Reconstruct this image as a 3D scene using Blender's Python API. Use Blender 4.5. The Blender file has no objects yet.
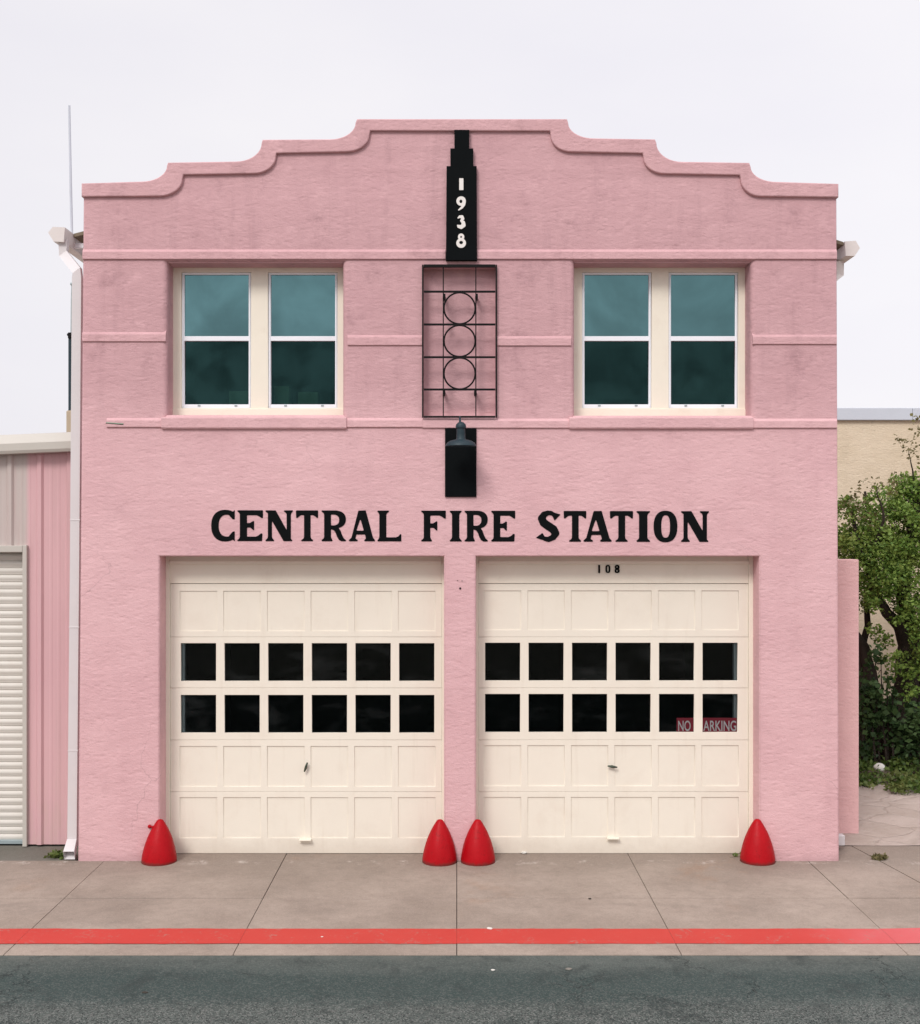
import bpy, bmesh, math, random
import numpy as np
from mathutils import Vector, Matrix, noise as mnoise

R = math.radians
scene = bpy.context.scene
col = scene.collection
rng = random.Random(11)

# ------------------------------------------------------------------ layout
# metres: facade plane is y = 0, sidewalk is z = 0, x = 0 in front of the lens
S, D, VX, VY, GY = 1 / 90.0, 13.0, 457.0, 533.0, 861.0
EYE = (GY - VY) * S

def fx(px, Y=0.0): return (px - VX) * S * (D + Y) / D
def fz(py, Y=0.0): return EYE + (VY - py) * S * (D + Y) / D

# ------------------------------------------------------------------ helpers
def tag(o, label=None, cat=None, group=None, kind=None):
    if label: o['label'] = label
    if cat: o['category'] = cat
    if group: o['group'] = group
    if kind: o['kind'] = kind
    return o

def empty(name, loc, label, cat, group=None):
    o = bpy.data.objects.new(name, None)
    o.location = loc; o.empty_display_size = .2
    col.objects.link(o)
    return tag(o, label, cat, group)

def wloc(o):
    v = Vector((0, 0, 0))
    while o: v += o.location; o = o.parent
    return v

def link_mesh(name, me, material, parent=None, origin=None):
    if material and not me.materials: me.materials.append(material)
    o = bpy.data.objects.new(name, me)
    col.objects.link(o)
    base = Vector(origin) if origin is not None else Vector((0, 0, 0))
    if parent:
        base = wloc(parent) if origin is None else base
        o.parent = parent
        o.location = base - wloc(parent)
    else:
        o.location = base
    if base.length > 0: me.transform(Matrix.Translation(-base))
    return o

def build(name, bm, material, parent=None, origin=None, smooth=None):
    bmesh.ops.recalc_face_normals(bm, faces=bm.faces)
    me = bpy.data.meshes.new(name)
    bm.to_mesh(me); bm.free()
    o = link_mesh(name, me, material, parent, origin)
    if smooth is not None: shade(me, smooth)
    return o

def shade(me, angle):
    for p in me.polygons: p.use_smooth = True
    me.set_sharp_from_angle(angle=R(angle))

def BM(): return bmesh.new()

def box(bm, x0, x1, y0, y1, z0, z1, bev=0.0, seg=2):
    vs = [bm.verts.new((x, y, z)) for x in (x0, x1) for y in (y0, y1) for z in (z0, z1)]
    f = [(0, 1, 3, 2), (4, 6, 7, 5), (0, 4, 5, 1), (2, 3, 7, 6), (0, 2, 6, 4), (1, 5, 7, 3)]
    fs = [bm.faces.new([vs[i] for i in q]) for q in f]
    if bev > 0:
        es = list({e for q in fs for e in q.edges})
        bmesh.ops.bevel(bm, geom=es + vs, offset=bev, segments=seg, profile=.5, affect='EDGES')

def tube(bm, pts, rad, n=10, caps=True):
    pts = [Vector(p) for p in pts]
    rads = rad if isinstance(rad, (list, tuple)) else [rad] * len(pts)
    rings = []
    up = Vector((0, 0, 1))
    t0 = (pts[1] - pts[0]).normalized()
    ref = Vector((0, 1, 0)) if abs(t0.dot(up)) > .9 else up
    for i, p in enumerate(pts):
        t = (pts[min(i + 1, len(pts) - 1)] - pts[max(i - 1, 0)])
        t = t.normalized() if t.length > 1e-9 else t0
        a = ref - t * ref.dot(t)
        if a.length < 1e-4: a = Vector((1, 0, 0)) - t * t.x
        a.normalize(); b = t.cross(a); ref = a
        rings.append([bm.verts.new(p + (a * math.cos(k * 2 * math.pi / n) + b * math.sin(k * 2 * math.pi / n)) * rads[i]) for k in range(n)])
    for r0, r1 in zip(rings, rings[1:]):
        for k in range(n):
            bm.faces.new((r0[k], r0[(k + 1) % n], r1[(k + 1) % n], r1[k]))
    if caps:
        bm.faces.new(rings[0][::-1]); bm.faces.new(rings[-1])

def lathe(bm, prof, c=(0, 0, 0), n=40):
    """profile of (r, z) from bottom to top"""
    rings = []
    for r, z in prof:
        if r < 1e-5: rings.append([bm.verts.new((c[0], c[1], c[2] + z))])
        else: rings.append([bm.verts.new((c[0] + r * math.cos(2 * math.pi * k / n), c[1] + r * math.sin(2 * math.pi * k / n), c[2] + z)) for k in range(n)])
    for a, b in zip(rings, rings[1:]):
        if len(a) == 1 and len(b) == 1: continue
        for k in range(n):
            if len(a) == 1: bm.faces.new((a[0], b[k], b[(k + 1) % n]))
            elif len(b) == 1: bm.faces.new((a[k], a[(k + 1) % n], b[0]))
            else: bm.faces.new((a[k], a[(k + 1) % n], b[(k + 1) % n], b[k]))

def prism_x(bm, prof, x0, x1):
    """profile of (y, z) swept along x"""
    a = [bm.verts.new((x0, y, z)) for y, z in prof]
    b = [bm.verts.new((x1, y, z)) for y, z in prof]
    n = len(prof)
    for k in range(n): bm.faces.new((a[k], a[(k + 1) % n], b[(k + 1) % n], b[k]))
    bm.faces.new(a[::-1]); bm.faces.new(b)

def plate(outer, holes, y0, y1, bevel=0.0, res=2):
    """mesh of an upright plate in the xz plane with holes, front at y0, back at y1"""
    cu = bpy.data.curves.new('plate', 'CURVE')
    cu.dimensions = '2D'; cu.fill_mode = 'BOTH'
    for pts in [outer] + list(holes):
        sp = cu.splines.new('POLY'); sp.points.add(len(pts) - 1)
        for p, (x, z) in zip(sp.points, pts): p.co = (x, z, 0, 1)
        sp.use_cyclic_u = True
    cu.extrude = (y1 - y0) / 2 - bevel
    cu.bevel_depth = bevel; cu.bevel_resolution = res; cu.offset = -bevel
    ob = bpy.data.objects.new('plate', cu); col.objects.link(ob)
    dg = bpy.context.evaluated_depsgraph_get()
    me = bpy.data.meshes.new_from_object(ob.evaluated_get(dg))
    bpy.data.objects.remove(ob); bpy.data.curves.remove(cu)
    me.transform(Matrix(((1, 0, 0, 0), (0, 0, -1, (y0 + y1) / 2), (0, 1, 0, 0), (0, 0, 0, 1))))
    bm = BM(); bm.from_mesh(me)
    bmesh.ops.remove_doubles(bm, verts=bm.verts, dist=1e-5)
    bmesh.ops.recalc_face_normals(bm, faces=bm.faces)
    bm.to_mesh(me); bm.free()
    me.materials.clear()
    return me

def rect(x0, x1, z0, z1): return [(x0, z0), (x1, z0), (x1, z1), (x0, z1)]

# ------------------------------------------------------------------ materials
class NT:
    def __init__(self, name):
        self.m = bpy.data.materials.new(name); self.m.use_nodes = True
        self.t = self.m.node_tree; self.t.nodes.clear()
        self.out = self.t.nodes.new('ShaderNodeOutputMaterial')
        self.pos = self.n('ShaderNodeNewGeometry').outputs['Position']
    def n(self, typ, **kw):
        nd = self.t.nodes.new(typ)
        for k, v in kw.items(): setattr(nd, k, v)
        return nd
    def L(self, a, b): self.t.links.new(a, b)
    def put(self, sock, v):
        if hasattr(v, 'is_linked') or isinstance(v, bpy.types.NodeSocket): self.L(v, sock)
        else: sock.default_value = v
    def scaled(self, v, s):
        nd = self.n('ShaderNodeVectorMath', operation='MULTIPLY'); self.L(v, nd.inputs[0]); nd.inputs[1].default_value = s
        return nd.outputs[0]
    def noise(self, scale, detail=4, rough=.55, vec=None, stretch=None, dist=0):
        nd = self.n('ShaderNodeTexNoise'); v = vec or self.pos
        if stretch: v = self.scaled(v, stretch)
        self.L(v, nd.inputs['Vector'])
        nd.inputs['Scale'].default_value = scale; nd.inputs['Detail'].default_value = detail
        nd.inputs['Roughness'].default_value = rough; nd.inputs['Distortion'].default_value = dist
        return nd.outputs['Fac']
    def voro(self, scale, feature='F1', vec=None, out='Distance', stretch=None):
        nd = self.n('ShaderNodeTexVoronoi', feature=feature); v = vec or self.pos
        if stretch: v = self.scaled(v, stretch)
        self.L(v, nd.inputs['Vector']); nd.inputs['Scale'].default_value = scale
        return nd.outputs[out]
    def ramp(self, f, a, b, lo=0.0, hi=1.0):
        nd = self.n('ShaderNodeMapRange', interpolation_type='SMOOTHSTEP')
        self.L(f, nd.inputs[0])
        for i, v in enumerate((a, b, lo, hi)): nd.inputs[1 + i].default_value = v
        return nd.outputs[0]
    def math(self, op, a, b=0.0):
        nd = self.n('ShaderNodeMath', operation=op); self.put(nd.inputs[0], a); self.put(nd.inputs[1], b)
        return nd.outputs[0]
    def mix(self, f, a, b, mode='MIX'):
        nd = self.n('ShaderNodeMix', data_type='RGBA', blend_type=mode)
        self.put(nd.inputs[0], f)
        for s, v in ((nd.inputs[6], a), (nd.inputs[7], b)):
            if isinstance(v, (tuple, list)): s.default_value = (*v[:3], 1)
            else: self.L(v, s)
        return nd.outputs[2]
    def axis(self, i):
        nd = self.n('ShaderNodeSeparateXYZ'); self.L(self.pos, nd.inputs[0]); return nd.outputs[i]
    def bump(self, h, strength=.3, dist=.01, normal=None):
        nd = self.n('ShaderNodeBump'); self.put(nd.inputs['Height'], h)
        nd.inputs['Strength'].default_value = strength; nd.inputs['Distance'].default_value = dist
        if normal: self.L(normal, nd.inputs['Normal'])
        return nd.outputs[0]
    def pbr(self, color, rough=.6, metal=0.0, normal=None, spec=.5):
        p = self.n('ShaderNodeBsdfPrincipled')
        if isinstance(color, (tuple, list)): p.inputs['Base Color'].default_value = (*color[:3], 1)
        else: self.L(color, p.inputs['Base Color'])
        self.put(p.inputs['Roughness'], rough); self.put(p.inputs['Metallic'], metal)
        p.inputs['Specular IOR Level'].default_value = spec
        if normal: self.L(normal, p.inputs['Normal'])
        self.L(p.outputs[0], self.out.inputs[0])
        return p

def simple(name, color, rough=.55, var=.12, scale=6, bump=0.0, bscale=60, metal=0.0, dirt=None, dirt_amt=.5, spec=.5, bdist=.004):
    m = NT(name)
    dark = tuple(c * (1 - var) for c in color); light = tuple(min(1, c * (1 + var * .6)) for c in color)
    c = m.mix(m.noise(scale, 5), dark, light)
    if dirt: c = m.mix(m.math('MULTIPLY', m.ramp(m.noise(scale * .6, 8, .7, dist=.4), .5, .75), dirt_amt), c, dirt)
    nrm = m.bump(m.noise(bscale, 3), bump, bdist) if bump else None
    m.pbr(c, rough, metal, nrm, spec)
    return m.m

def stucco(name, c0, c1, aged=None, seed=0.0, coarse=1.0):
    m = NT(name)
    off = m.n('ShaderNodeVectorMath', operation='ADD'); m.L(m.pos, off.inputs[0]); off.inputs[1].default_value = (seed, seed * .7, seed * .3)
    P = off.outputs[0]
    big = m.noise(.9, 6, .6, vec=P)
    c = m.mix(m.ramp(big, .3, .7), c0, c1)
    streak = m.noise(1.0, 5, .65, vec=P, stretch=(5.5, 5.5, .55))
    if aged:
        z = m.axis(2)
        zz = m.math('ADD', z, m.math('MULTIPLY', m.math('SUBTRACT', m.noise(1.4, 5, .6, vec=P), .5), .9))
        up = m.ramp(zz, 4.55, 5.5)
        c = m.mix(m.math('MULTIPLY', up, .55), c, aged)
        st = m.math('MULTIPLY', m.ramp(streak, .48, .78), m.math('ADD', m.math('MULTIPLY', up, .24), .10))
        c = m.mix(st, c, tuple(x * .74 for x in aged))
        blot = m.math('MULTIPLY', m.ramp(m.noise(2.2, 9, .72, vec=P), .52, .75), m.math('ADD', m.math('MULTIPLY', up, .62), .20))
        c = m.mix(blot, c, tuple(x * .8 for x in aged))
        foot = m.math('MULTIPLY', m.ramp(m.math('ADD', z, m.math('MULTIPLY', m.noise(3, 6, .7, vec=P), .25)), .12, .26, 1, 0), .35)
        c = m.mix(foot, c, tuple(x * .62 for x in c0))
    else:
        c = m.mix(m.math('MULTIPLY', m.ramp(streak, .5, .75), .25), c, tuple(x * .8 for x in c0))
    # fine darker speckle from the grain, then broader paler mottling
    grain = m.noise(62 * coarse, 5, .72, vec=P)
    trowel = m.noise(23 * coarse, 7, .7, vec=P, stretch=(.6, 1, 1.25), dist=.3)
    sweep = m.noise(5 * coarse, 5, .6, vec=P, stretch=(.6, 1, 1.3), dist=.5)
    pit = m.ramp(m.voro(16 * coarse, vec=P, stretch=(.6, 1, 1.2)), .0, .5)
    c = m.mix(m.math('MULTIPLY', m.ramp(grain, .52, .68), .34), c, tuple(x * .68 for x in c0))
    c = m.mix(m.math('MULTIPLY', m.ramp(m.noise(5.5, 7, .72, vec=P), .5, .7), .22), c, tuple(min(1, x * 1.12) for x in c1))
    # hairline cracks, only here and there
    wob = m.n('ShaderNodeVectorMath', operation='ADD'); m.L(P, wob.inputs[0])
    nz = m.n('ShaderNodeTexNoise'); m.L(P, nz.inputs['Vector']); nz.inputs['Scale'].default_value = 3; nz.inputs['Detail'].default_value = 6
    m.L(m.scaled(nz.outputs['Color'], (.5, .5, .5)), wob.inputs[1])
    crack = m.math('MULTIPLY', m.ramp(m.voro(.62, 'DISTANCE_TO_EDGE', vec=wob.outputs[0]), .0, .0045, 1, 0), m.ramp(m.noise(.8, 2, vec=P), .55, .66))
    c = m.mix(m.math('MULTIPLY', crack, .35), c, tuple(x * .35 for x in c0))
    h = m.math('ADD', m.math('MULTIPLY', m.math('MULTIPLY', trowel, m.ramp(sweep, .36, .62, .25, 1.0)), 1.3), m.math('ADD', m.math('MULTIPLY', grain, .8), m.math('MULTIPLY', pit, .45)))
    n1 = m.bump(h, .44, .013)
    m.pbr(c, .82, 0, n1, .25)
    return m.m

M = {}
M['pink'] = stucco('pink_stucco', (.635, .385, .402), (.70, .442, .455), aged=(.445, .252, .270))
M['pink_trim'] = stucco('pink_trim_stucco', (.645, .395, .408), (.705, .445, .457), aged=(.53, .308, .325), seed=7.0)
M['pink_wall'] = stucco('pink_garden_stucco', (.69, .42, .415), (.745, .472, .46), seed=21.0, coarse=1.0)
M['beige'] = stucco('beige_stucco', (.64, .53, .39), (.71, .60, .46), seed=3.0, coarse=1.2)
M['cream'] = simple('cream_paint', (.80, .735, .655), .5, .05, 3, .12, 30, dirt=(.66, .57, .47), dirt_amt=.25)
def door_paint():
    m = NT('cream_door_paint')
    c = m.mix(m.noise(3, 5), (.745, .685, .585), (.795, .735, .63))
    c = m.mix(m.math('MULTIPLY', m.ramp(m.noise(1.8, 8, .7, dist=.4), .5, .75), .28), c, (.64, .55, .45))
    low = m.ramp(m.math('ADD', m.axis(2), m.math('MULTIPLY', m.noise(5, 7, .72), .35)), .16, .42, 1, 0)
    c = m.mix(m.math('MULTIPLY', low, .4), c, (.50, .42, .34))
    c = m.mix(m.math('MULTIPLY', m.ramp(m.noise(1.2, 5, .6, stretch=(9, 9, .7)), .55, .75), .16), c, (.55, .46, .36))
    chip = m.math('MULTIPLY', m.ramp(m.noise(34, 6, .7), .70, .74), m.ramp(m.noise(1.6, 3), .52, .62))
    c = m.mix(m.math('MULTIPLY', chip, .55), c, (.36, .30, .24))
    m.pbr(c, .52, 0, m.bump(m.math('ADD', m.noise(3, 3), m.math('MULTIPLY', m.noise(50, 3), .1)), .12, .012), .4)
    return m.m
M['door'] = door_paint()
M['cream_trim'] = simple('cream_trim_paint', (.81, .745, .625), .5, .06, 4, .12, 40, dirt=(.62, .52, .41), dirt_amt=.3)
M['vinyl'] = simple('white_vinyl', (.82, .83, .87), .35, .04, 3)
M['black'] = simple('black_paint', (.0040, .0052, .0058), .7, .3, 8, .15, 50, spec=.05)
M['letter'] = simple('black_sign_paint', (.0045, .0055, .006), .7, .35, 14, .25, 40, spec=.06)
M['iron'] = simple('black_iron', (.008, .0075, .0075), .6, .3, 20, .2, 90, spec=.12)
M['lamp'] = simple('dark_teal_enamel', (.020, .038, .048), .5, .25, 9, spec=.25)
M['bone'] = simple('bone_white_paint', (.74, .70, .66), .5, .06, 20)
M['gutter'] = simple('painted_gutter_metal', (.68, .63, .60), .4, .08, 4, dirt=(.42, .36, .30), dirt_amt=.35)
M['spout'] = simple('white_downspout_metal', (.64, .605, .605), .38, .06, 3, dirt=(.55, .48, .44), dirt_amt=.2)
M['wood'] = simple('weathered_wood', (.20, .16, .11), .8, .3, 12)
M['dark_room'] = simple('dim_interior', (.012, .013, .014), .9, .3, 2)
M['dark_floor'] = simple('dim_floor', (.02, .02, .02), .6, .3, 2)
M['roofing'] = simple('roofing_felt', (.22, .21, .20), .9, .2, 3, .2, 40)
M['track'] = simple('steel_track', (.30, .36, .37), .4, .1, 4)
M['card'] = simple('cardboard', (.40, .33, .24), .8, .1, 5)
M['fascia'] = simple('ivory_fascia_metal', (.50, .47, .42), .45, .06, 2, dirt=(.48, .44, .38), dirt_amt=.2)
M['slat'] = simple('ivory_slat_metal', (.62, .585, .53), .48, .05, 2, dirt=(.44, .39, .31), dirt_amt=.25)
M['cap'] = simple('pale_grey_metal', (.55, .58, .64), .42, .06, 1.5, dirt=(.40, .41, .44), dirt_amt=.3)
M['bronze'] = simple('dull_green_brass', (.07, .09, .065), .4, .3, 40, metal=.6)
M['white'] = simple('white_rod', (.78, .78, .80), .4, .05, 3)
M['stone'] = simple('white_stone', (.62, .60, .55), .8, .2, 12, .3, 30)
M['sign_red'] = simple('maroon_sign_plastic', (.42, .018, .045), .5, .15, 10)
M['sign_text'] = simple('pale_sign_letters', (.95, .88, .88), .5, .05, 10)

def red_paint():
    m = NT('red_enamel')
    tc = m.n('ShaderNodeTexCoord').outputs['Object']
    c = m.mix(m.noise(7, 5, vec=tc), (.31, .002, .005), (.42, .004, .010))
    c = m.mix(m.math('MULTIPLY', m.ramp(m.noise(13, 8, .78, vec=tc), .54, .70), .7), c, (.15, .006, .006))
    z = m.n('ShaderNodeSeparateXYZ'); m.L(tc, z.inputs[0])
    foot = m.ramp(m.math('ADD', z.outputs[2], m.math('MULTIPLY', m.noise(14, 5, .7, vec=tc), .06)), .04, .085, .75, 0)
    c = m.mix(foot, c, (.12, .035, .03))
    h = m.math('ADD', m.noise(5, 3, vec=tc), m.math('MULTIPLY', m.noise(60, 4, vec=tc), .12))
    m.pbr(c, m.ramp(m.noise(9, 4, vec=tc), .3, .7, .36, .55), 0, m.bump(h, .4, .02), .14)
    return m.m
M['red'] = red_paint()

def red_line():
    m = NT('red_kerb_paint')
    c = m.mix(m.noise(1.6, 6, .65), (.44, .030, .022), (.52, .046, .034))
    fade = m.ramp(m.math('ADD', m.axis(0), m.noise(2, 4)), 3.3, 4.9)
    c = m.mix(m.math('MULTIPLY', fade, .75), c, (.58, .13, .14))
    wear = m.ramp(m.math('ADD', m.math('MULTIPLY', m.noise(26, 8, .75), .6), m.math('MULTIPLY', m.noise(4, 5, .6), .4)), .54, .63)
    c = m.mix(m.math('MULTIPLY', wear, .75), c, (.33, .17, .14))
    m.pbr(c, .62, 0, m.bump(m.noise(90, 4), .25, .004), .35)
    return m.m
M['line'] = red_line()

def concrete(name, c0, c1, stain):
    m = NT(name)
    c = m.mix(m.ramp(m.noise(.75, 7, .62), .3, .7), c0, c1)
    c = m.mix(m.math('MULTIPLY', m.ramp(m.noise(1.6, 9, .7, stretch=(.5, 1, 1), dist=.5), .5, .72), .5), c, stain)
    # darker towards the building, then scattered rust stains
    y = m.axis(1)
    near = m.ramp(m.math('ADD', y, m.math('MULTIPLY', m.noise(1.1, 6, .7), .9)), -.55, .75)
    c = m.mix(m.math('MULTIPLY', near, .6), c, tuple(x * .78 for x in c0))
    rust = m.math('MULTIPLY', m.ramp(m.noise(.55, 5, .6, dist=.3), .56, .72), m.ramp(m.noise(2.6, 7, .7), .42, .62))
    c = m.mix(m.math('MULTIPLY', rust, .5), c, (.30, .18, .11))
    lime = m.math('MULTIPLY', m.math('MULTIPLY', m.ramp(y, -.20, -.05), m.ramp(y, .05, .0)), m.ramp(m.noise(4, 9, .8), .52, .62))
    c = m.mix(m.math('MULTIPLY', lime, .7), c, (.52, .46, .41))
    mot = m.ramp(m.noise(9, 8, .75), .42, .68)
    c = m.mix(m.math('MULTIPLY', mot, .28), c, tuple(x * .62 for x in c0))
    speck = m.voro(130, out='Color')
    s = m.n('ShaderNodeSeparateColor'); m.L(speck, s.inputs[0])
    c = m.mix(m.math('MULTIPLY', m.ramp(s.outputs[0], .62, 1), .22), c, tuple(x * .55 for x in c0))
    c = m.mix(m.math('MULTIPLY', m.ramp(s.outputs[1], .75, 1), .2), c, tuple(min(1, x * 1.5) for x in c1))
    gum = m.ramp(m.voro(2.3), .012, .02, 1, 0)
    c = m.mix(m.math('MULTIPLY', gum, .6), c, (.06, .055, .05))
    n = m.bump(m.math('ADD', m.noise(70, 5, .7), m.math('MULTIPLY', m.noise(6, 4), .6)), .3, .006)
    m.pbr(c, .8, 0, n, .3)
    return m.m
M['walk'] = concrete('sidewalk_concrete', (.258, .206, .168), (.368, .300, .250), (.200, .162, .135))
M['old_walk'] = concrete('dark_mossy_concrete', (.15, .14, .115), (.22, .205, .18), (.085, .085, .065))
M['joint'] = simple('joint_dirt', (.040, .033, .026), .95, .3, 20)

def asphalt():
    m = NT('asphalt')
    y = m.axis(1)
    wob = m.math('MULTIPLY', m.math('SUBTRACT', m.noise(.9, 6, .65, stretch=(.35, 1, 1)), .5), .55)
    yy = m.math('ADD', y, wob)
    c = m.mix(m.ramp(m.noise(.8, 7, .65, stretch=(.5, 1.6, 1)), .32, .7), (.046, .060, .054), (.078, .093, .084))
    dark = m.math('MULTIPLY', m.ramp(yy, -3.10, -3.42), m.ramp(yy, -4.05, -3.75))
    c = m.mix(m.math('MULTIPLY', dark, .78), c, (.020, .040, .037))
    worn = m.ramp(yy, -3.62, -4.15)
    sp = m.n('ShaderNodeSeparateColor'); m.L(m.voro(105, out='Color'), sp.inputs[0])
    sp2 = m.n('ShaderNodeSeparateColor'); m.L(m.voro(48, out='Color'), sp2.inputs[0])
    amt = m.math('ADD', m.math('MULTIPLY', worn, .7), .32)
    c = m.mix(m.math('MULTIPLY', m.ramp(sp.outputs[0], .5, 1), amt), c, (.17, .18, .165))
    c = m.mix(m.math('MULTIPLY', m.ramp(sp.outputs[1], .55, 1), m.math('MULTIPLY', amt, 1.0)), c, (.010, .014, .014))
    c = m.mix(m.math('MULTIPLY', m.ramp(sp2.outputs[0], .8, 1), m.math('MULTIPLY', amt, .5)), c, (.15, .15, .14))
    dust = m.math('MULTIPLY', m.ramp(yy, -3.12, -2.86), m.ramp(m.noise(5, 7, .7), .3, .7))
    c = m.mix(m.math('MULTIPLY', dust, .7), c, (.12, .125, .11))
    c = m.mix(m.math('MULTIPLY', m.ramp(m.noise(2.6, 8, .72, dist=.4), .5, .68), .6), c, (.018, .026, .025))
    v = m.n('ShaderNodeVectorMath', operation='ADD'); m.L(m.pos, v.inputs[0])
    nz = m.n('ShaderNodeTexNoise'); m.L(m.pos, nz.inputs['Vector']); nz.inputs['Scale'].default_value = 4; nz.inputs['Detail'].default_value = 8; nz.inputs['Roughness'].default_value = .7
    m.L(m.scaled(nz.outputs['Color'], (.55, .55, .55)), v.inputs[1])
    e = m.voro(.8, 'DISTANCE_TO_EDGE', vec=v.outputs[0])
    crack = m.math('MULTIPLY', m.ramp(e, .0, .007, 1, 0), m.ramp(m.noise(.7, 3), .49, .58))
    c = m.mix(m.math('MULTIPLY', crack, .9), c, (.008, .014, .014))
    h = m.math('ADD', m.math('MULTIPLY', m.voro(105), m.math('ADD', m.math('MULTIPLY', worn, .9), .35)), m.math('MULTIPLY', crack, -.7))
    m.pbr(c, .82, 0, m.bump(h, .6, .008), .35)
    return m.m
M['asphalt'] = asphalt()

def flagstone():
    m = NT('flagstone')
    v = m.n('ShaderNodeVectorMath', operation='ADD'); m.L(m.pos, v.inputs[0])
    nz = m.n('ShaderNodeTexNoise'); m.L(m.pos, nz.inputs['Vector']); nz.inputs['Scale'].default_value = 2.2; nz.inputs['Detail'].default_value = 5
    m.L(m.scaled(nz.outputs['Color'], (.35, .35, .35)), v.inputs[1])
    V = m.scaled(v.outputs[0], (1, 1, 0))
    e = m.voro(1.7, 'DISTANCE_TO_EDGE', vec=V)
    cc = m.n('ShaderNodeSeparateColor'); m.L(m.voro(1.7, vec=V, out='Color'), cc.inputs[0])
    c = m.mix(cc.outputs[0], (.41, .335, .29), (.46, .38, .335))
    c = m.mix(m.math('MULTIPLY', m.ramp(m.noise(3, 8, .7), .42, .7), .55), c, (.33, .265, .22))
    c = m.mix(m.ramp(e, .0, .03, .22, 0), c, (.20, .165, .13))
    n = m.bump(m.math('ADD', m.math('MULTIPLY', m.ramp(e, 0, .06), .6), m.math('MULTIPLY', m.noise(7, 7, .72), 1.4)), .7, .035)
    m.pbr(c, .82, 0, n, .3)
    return m.m
M['flag'] = flagstone()

def soil():
    m = NT('dry_soil')
    c = m.mix(m.noise(1.3, 8, .65), (.10, .080, .055), (.20, .165, .12))
    c = m.mix(m.math('MULTIPLY', m.ramp(m.noise(9, 6, .7), .5, .7), .6), c, (.06, .055, .03))
    m.pbr(c, .95, 0, m.bump(m.noise(20, 7, .7), .6, .03), .2)
    return m.m
M['soil'] = soil()

def ribbed():
    m = NT('painted_wall_sheet')
    x = m.axis(0)
    pink = m.mix(m.noise(.8, 5), (.58, .345, .365), (.66, .41, .42))
    grey = m.mix(m.noise(1.2, 5), (.47, .405, .375), (.54, .47, .44))
    edge = m.ramp(m.math('ADD', x, m.math('MULTIPLY', m.noise(1.5, 3), .02)), -5.03, -4.95)
    c = m.mix(edge, grey, pink)
    c = m.mix(m.math('MULTIPLY', m.ramp(m.noise(1.0, 6, .7, stretch=(9, 9, .5)), .48, .75), .3), c, (.46, .30, .29))
    low = m.math('MULTIPLY', m.ramp(m.axis(2), 1.3, .0), m.ramp(m.noise(4, 6, .7, stretch=(3, 3, .6)), .4, .65))
    c = m.mix(m.math('MULTIPLY', low, .4), c, (.55, .39, .34))
    m.pbr(c, .45, 0, m.bump(m.noise(2.0, 3), .1, .02), .4)
    return m.m
M['ribbed'] = ribbed()

def bark():
    m = NT('bark')
    c = m.mix(m.noise(6, 7, .7, stretch=(2.5, 2.5, .6)), (.016, .012, .010), (.060, .046, .036))
    m.pbr(c, .95, 0, m.bump(m.noise(10, 6, .7, stretch=(2.5, 2.5, .5)), .9, .04), .2)
    return m.m
M['bark'] = bark()

def leaf(name, a, b, c3):
    m = NT(name)
    rnd = m.n('ShaderNodeNewGeometry').outputs['Random Per Island']
    c = m.mix(m.ramp(rnd, 0, .8), a, b)
    c = m.mix(m.ramp(m.noise(1.6, 3), .5, .72), c, c3)
    d = m.n('ShaderNodeBsdfPrincipled'); m.L(c, d.inputs['Base Color']); d.inputs['Roughness'].default_value = .55
    d.inputs['Specular IOR Level'].default_value = .3
    t = m.n('ShaderNodeBsdfTranslucent'); m.L(c, t.inputs[0])
    mx = m.n('ShaderNodeMixShader'); mx.inputs[0].default_value = .3
    m.L(d.outputs[0], mx.inputs[1]); m.L(t.outputs[0], mx.inputs[2]); m.L(mx.outputs[0], m.out.inputs[0])
    return m.m
M['leaf'] = leaf('tree_leaf', (.085, .165, .028), (.215, .315, .065), (.31, .36, .095))
M['leaf_dark'] = leaf('shrub_leaf', (.022, .048, .016), (.06, .11, .034), (.07, .12, .04))
M['leaf_pale'] = leaf('twig_leaf', (.13, .12, .05), (.20, .17, .08), (.17, .16, .05))
M['leaf_ground'] = leaf('groundcover_leaf', (.045, .085, .016), (.11, .165, .035), (.17, .19, .06))

def glass_dark():
    m = NT('garage_glass')
    tr = m.n('ShaderNodeBsdfTransparent'); tr.inputs[0].default_value = (.95, .97, .97, 1)
    gl = m.n('ShaderNodeBsdfGlossy'); gl.inputs['Roughness'].default_value = .02; gl.inputs[0].default_value = (.13, .16, .16, 1)
    m.L(m.bump(m.noise(1.7, 3), .25, .02), gl.inputs['Normal'])
    fr = m.n('ShaderNodeFresnel'); fr.inputs[0].default_value = 1.45
    mx = m.n('ShaderNodeMixShader'); m.L(fr.outputs[0], mx.inputs[0]); m.L(tr.outputs[0], mx.inputs[1]); m.L(gl.outputs[0], mx.inputs[2])
    du = m.n('ShaderNodeBsdfDiffuse'); du.inputs[0].default_value = (.30, .32, .32, 1)
    m2 = m.n('ShaderNodeMixShader')
    sm = m.math('MULTIPLY', m.ramp(m.noise(1.7, 6, .7, stretch=(1, 1, 2.5), dist=.6), .5, .75), .028)
    dots = m.math('MULTIPLY', m.math('MULTIPLY', m.ramp(m.voro(26), .06, .10, 1, 0), m.ramp(m.noise(1.9, 2), .58, .66)), .35)  # pale dusty smears and specks painted in place of reflections and glints
    m.L(m.math('ADD', sm, dots), m2.inputs[0]); m.L(mx.outputs[0], m2.inputs[1]); m.L(du.outputs[0], m2.inputs[2])
    m.L(m2.outputs[0], m.out.inputs[0])
    return m.m
M['glass'] = glass_dark()

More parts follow.
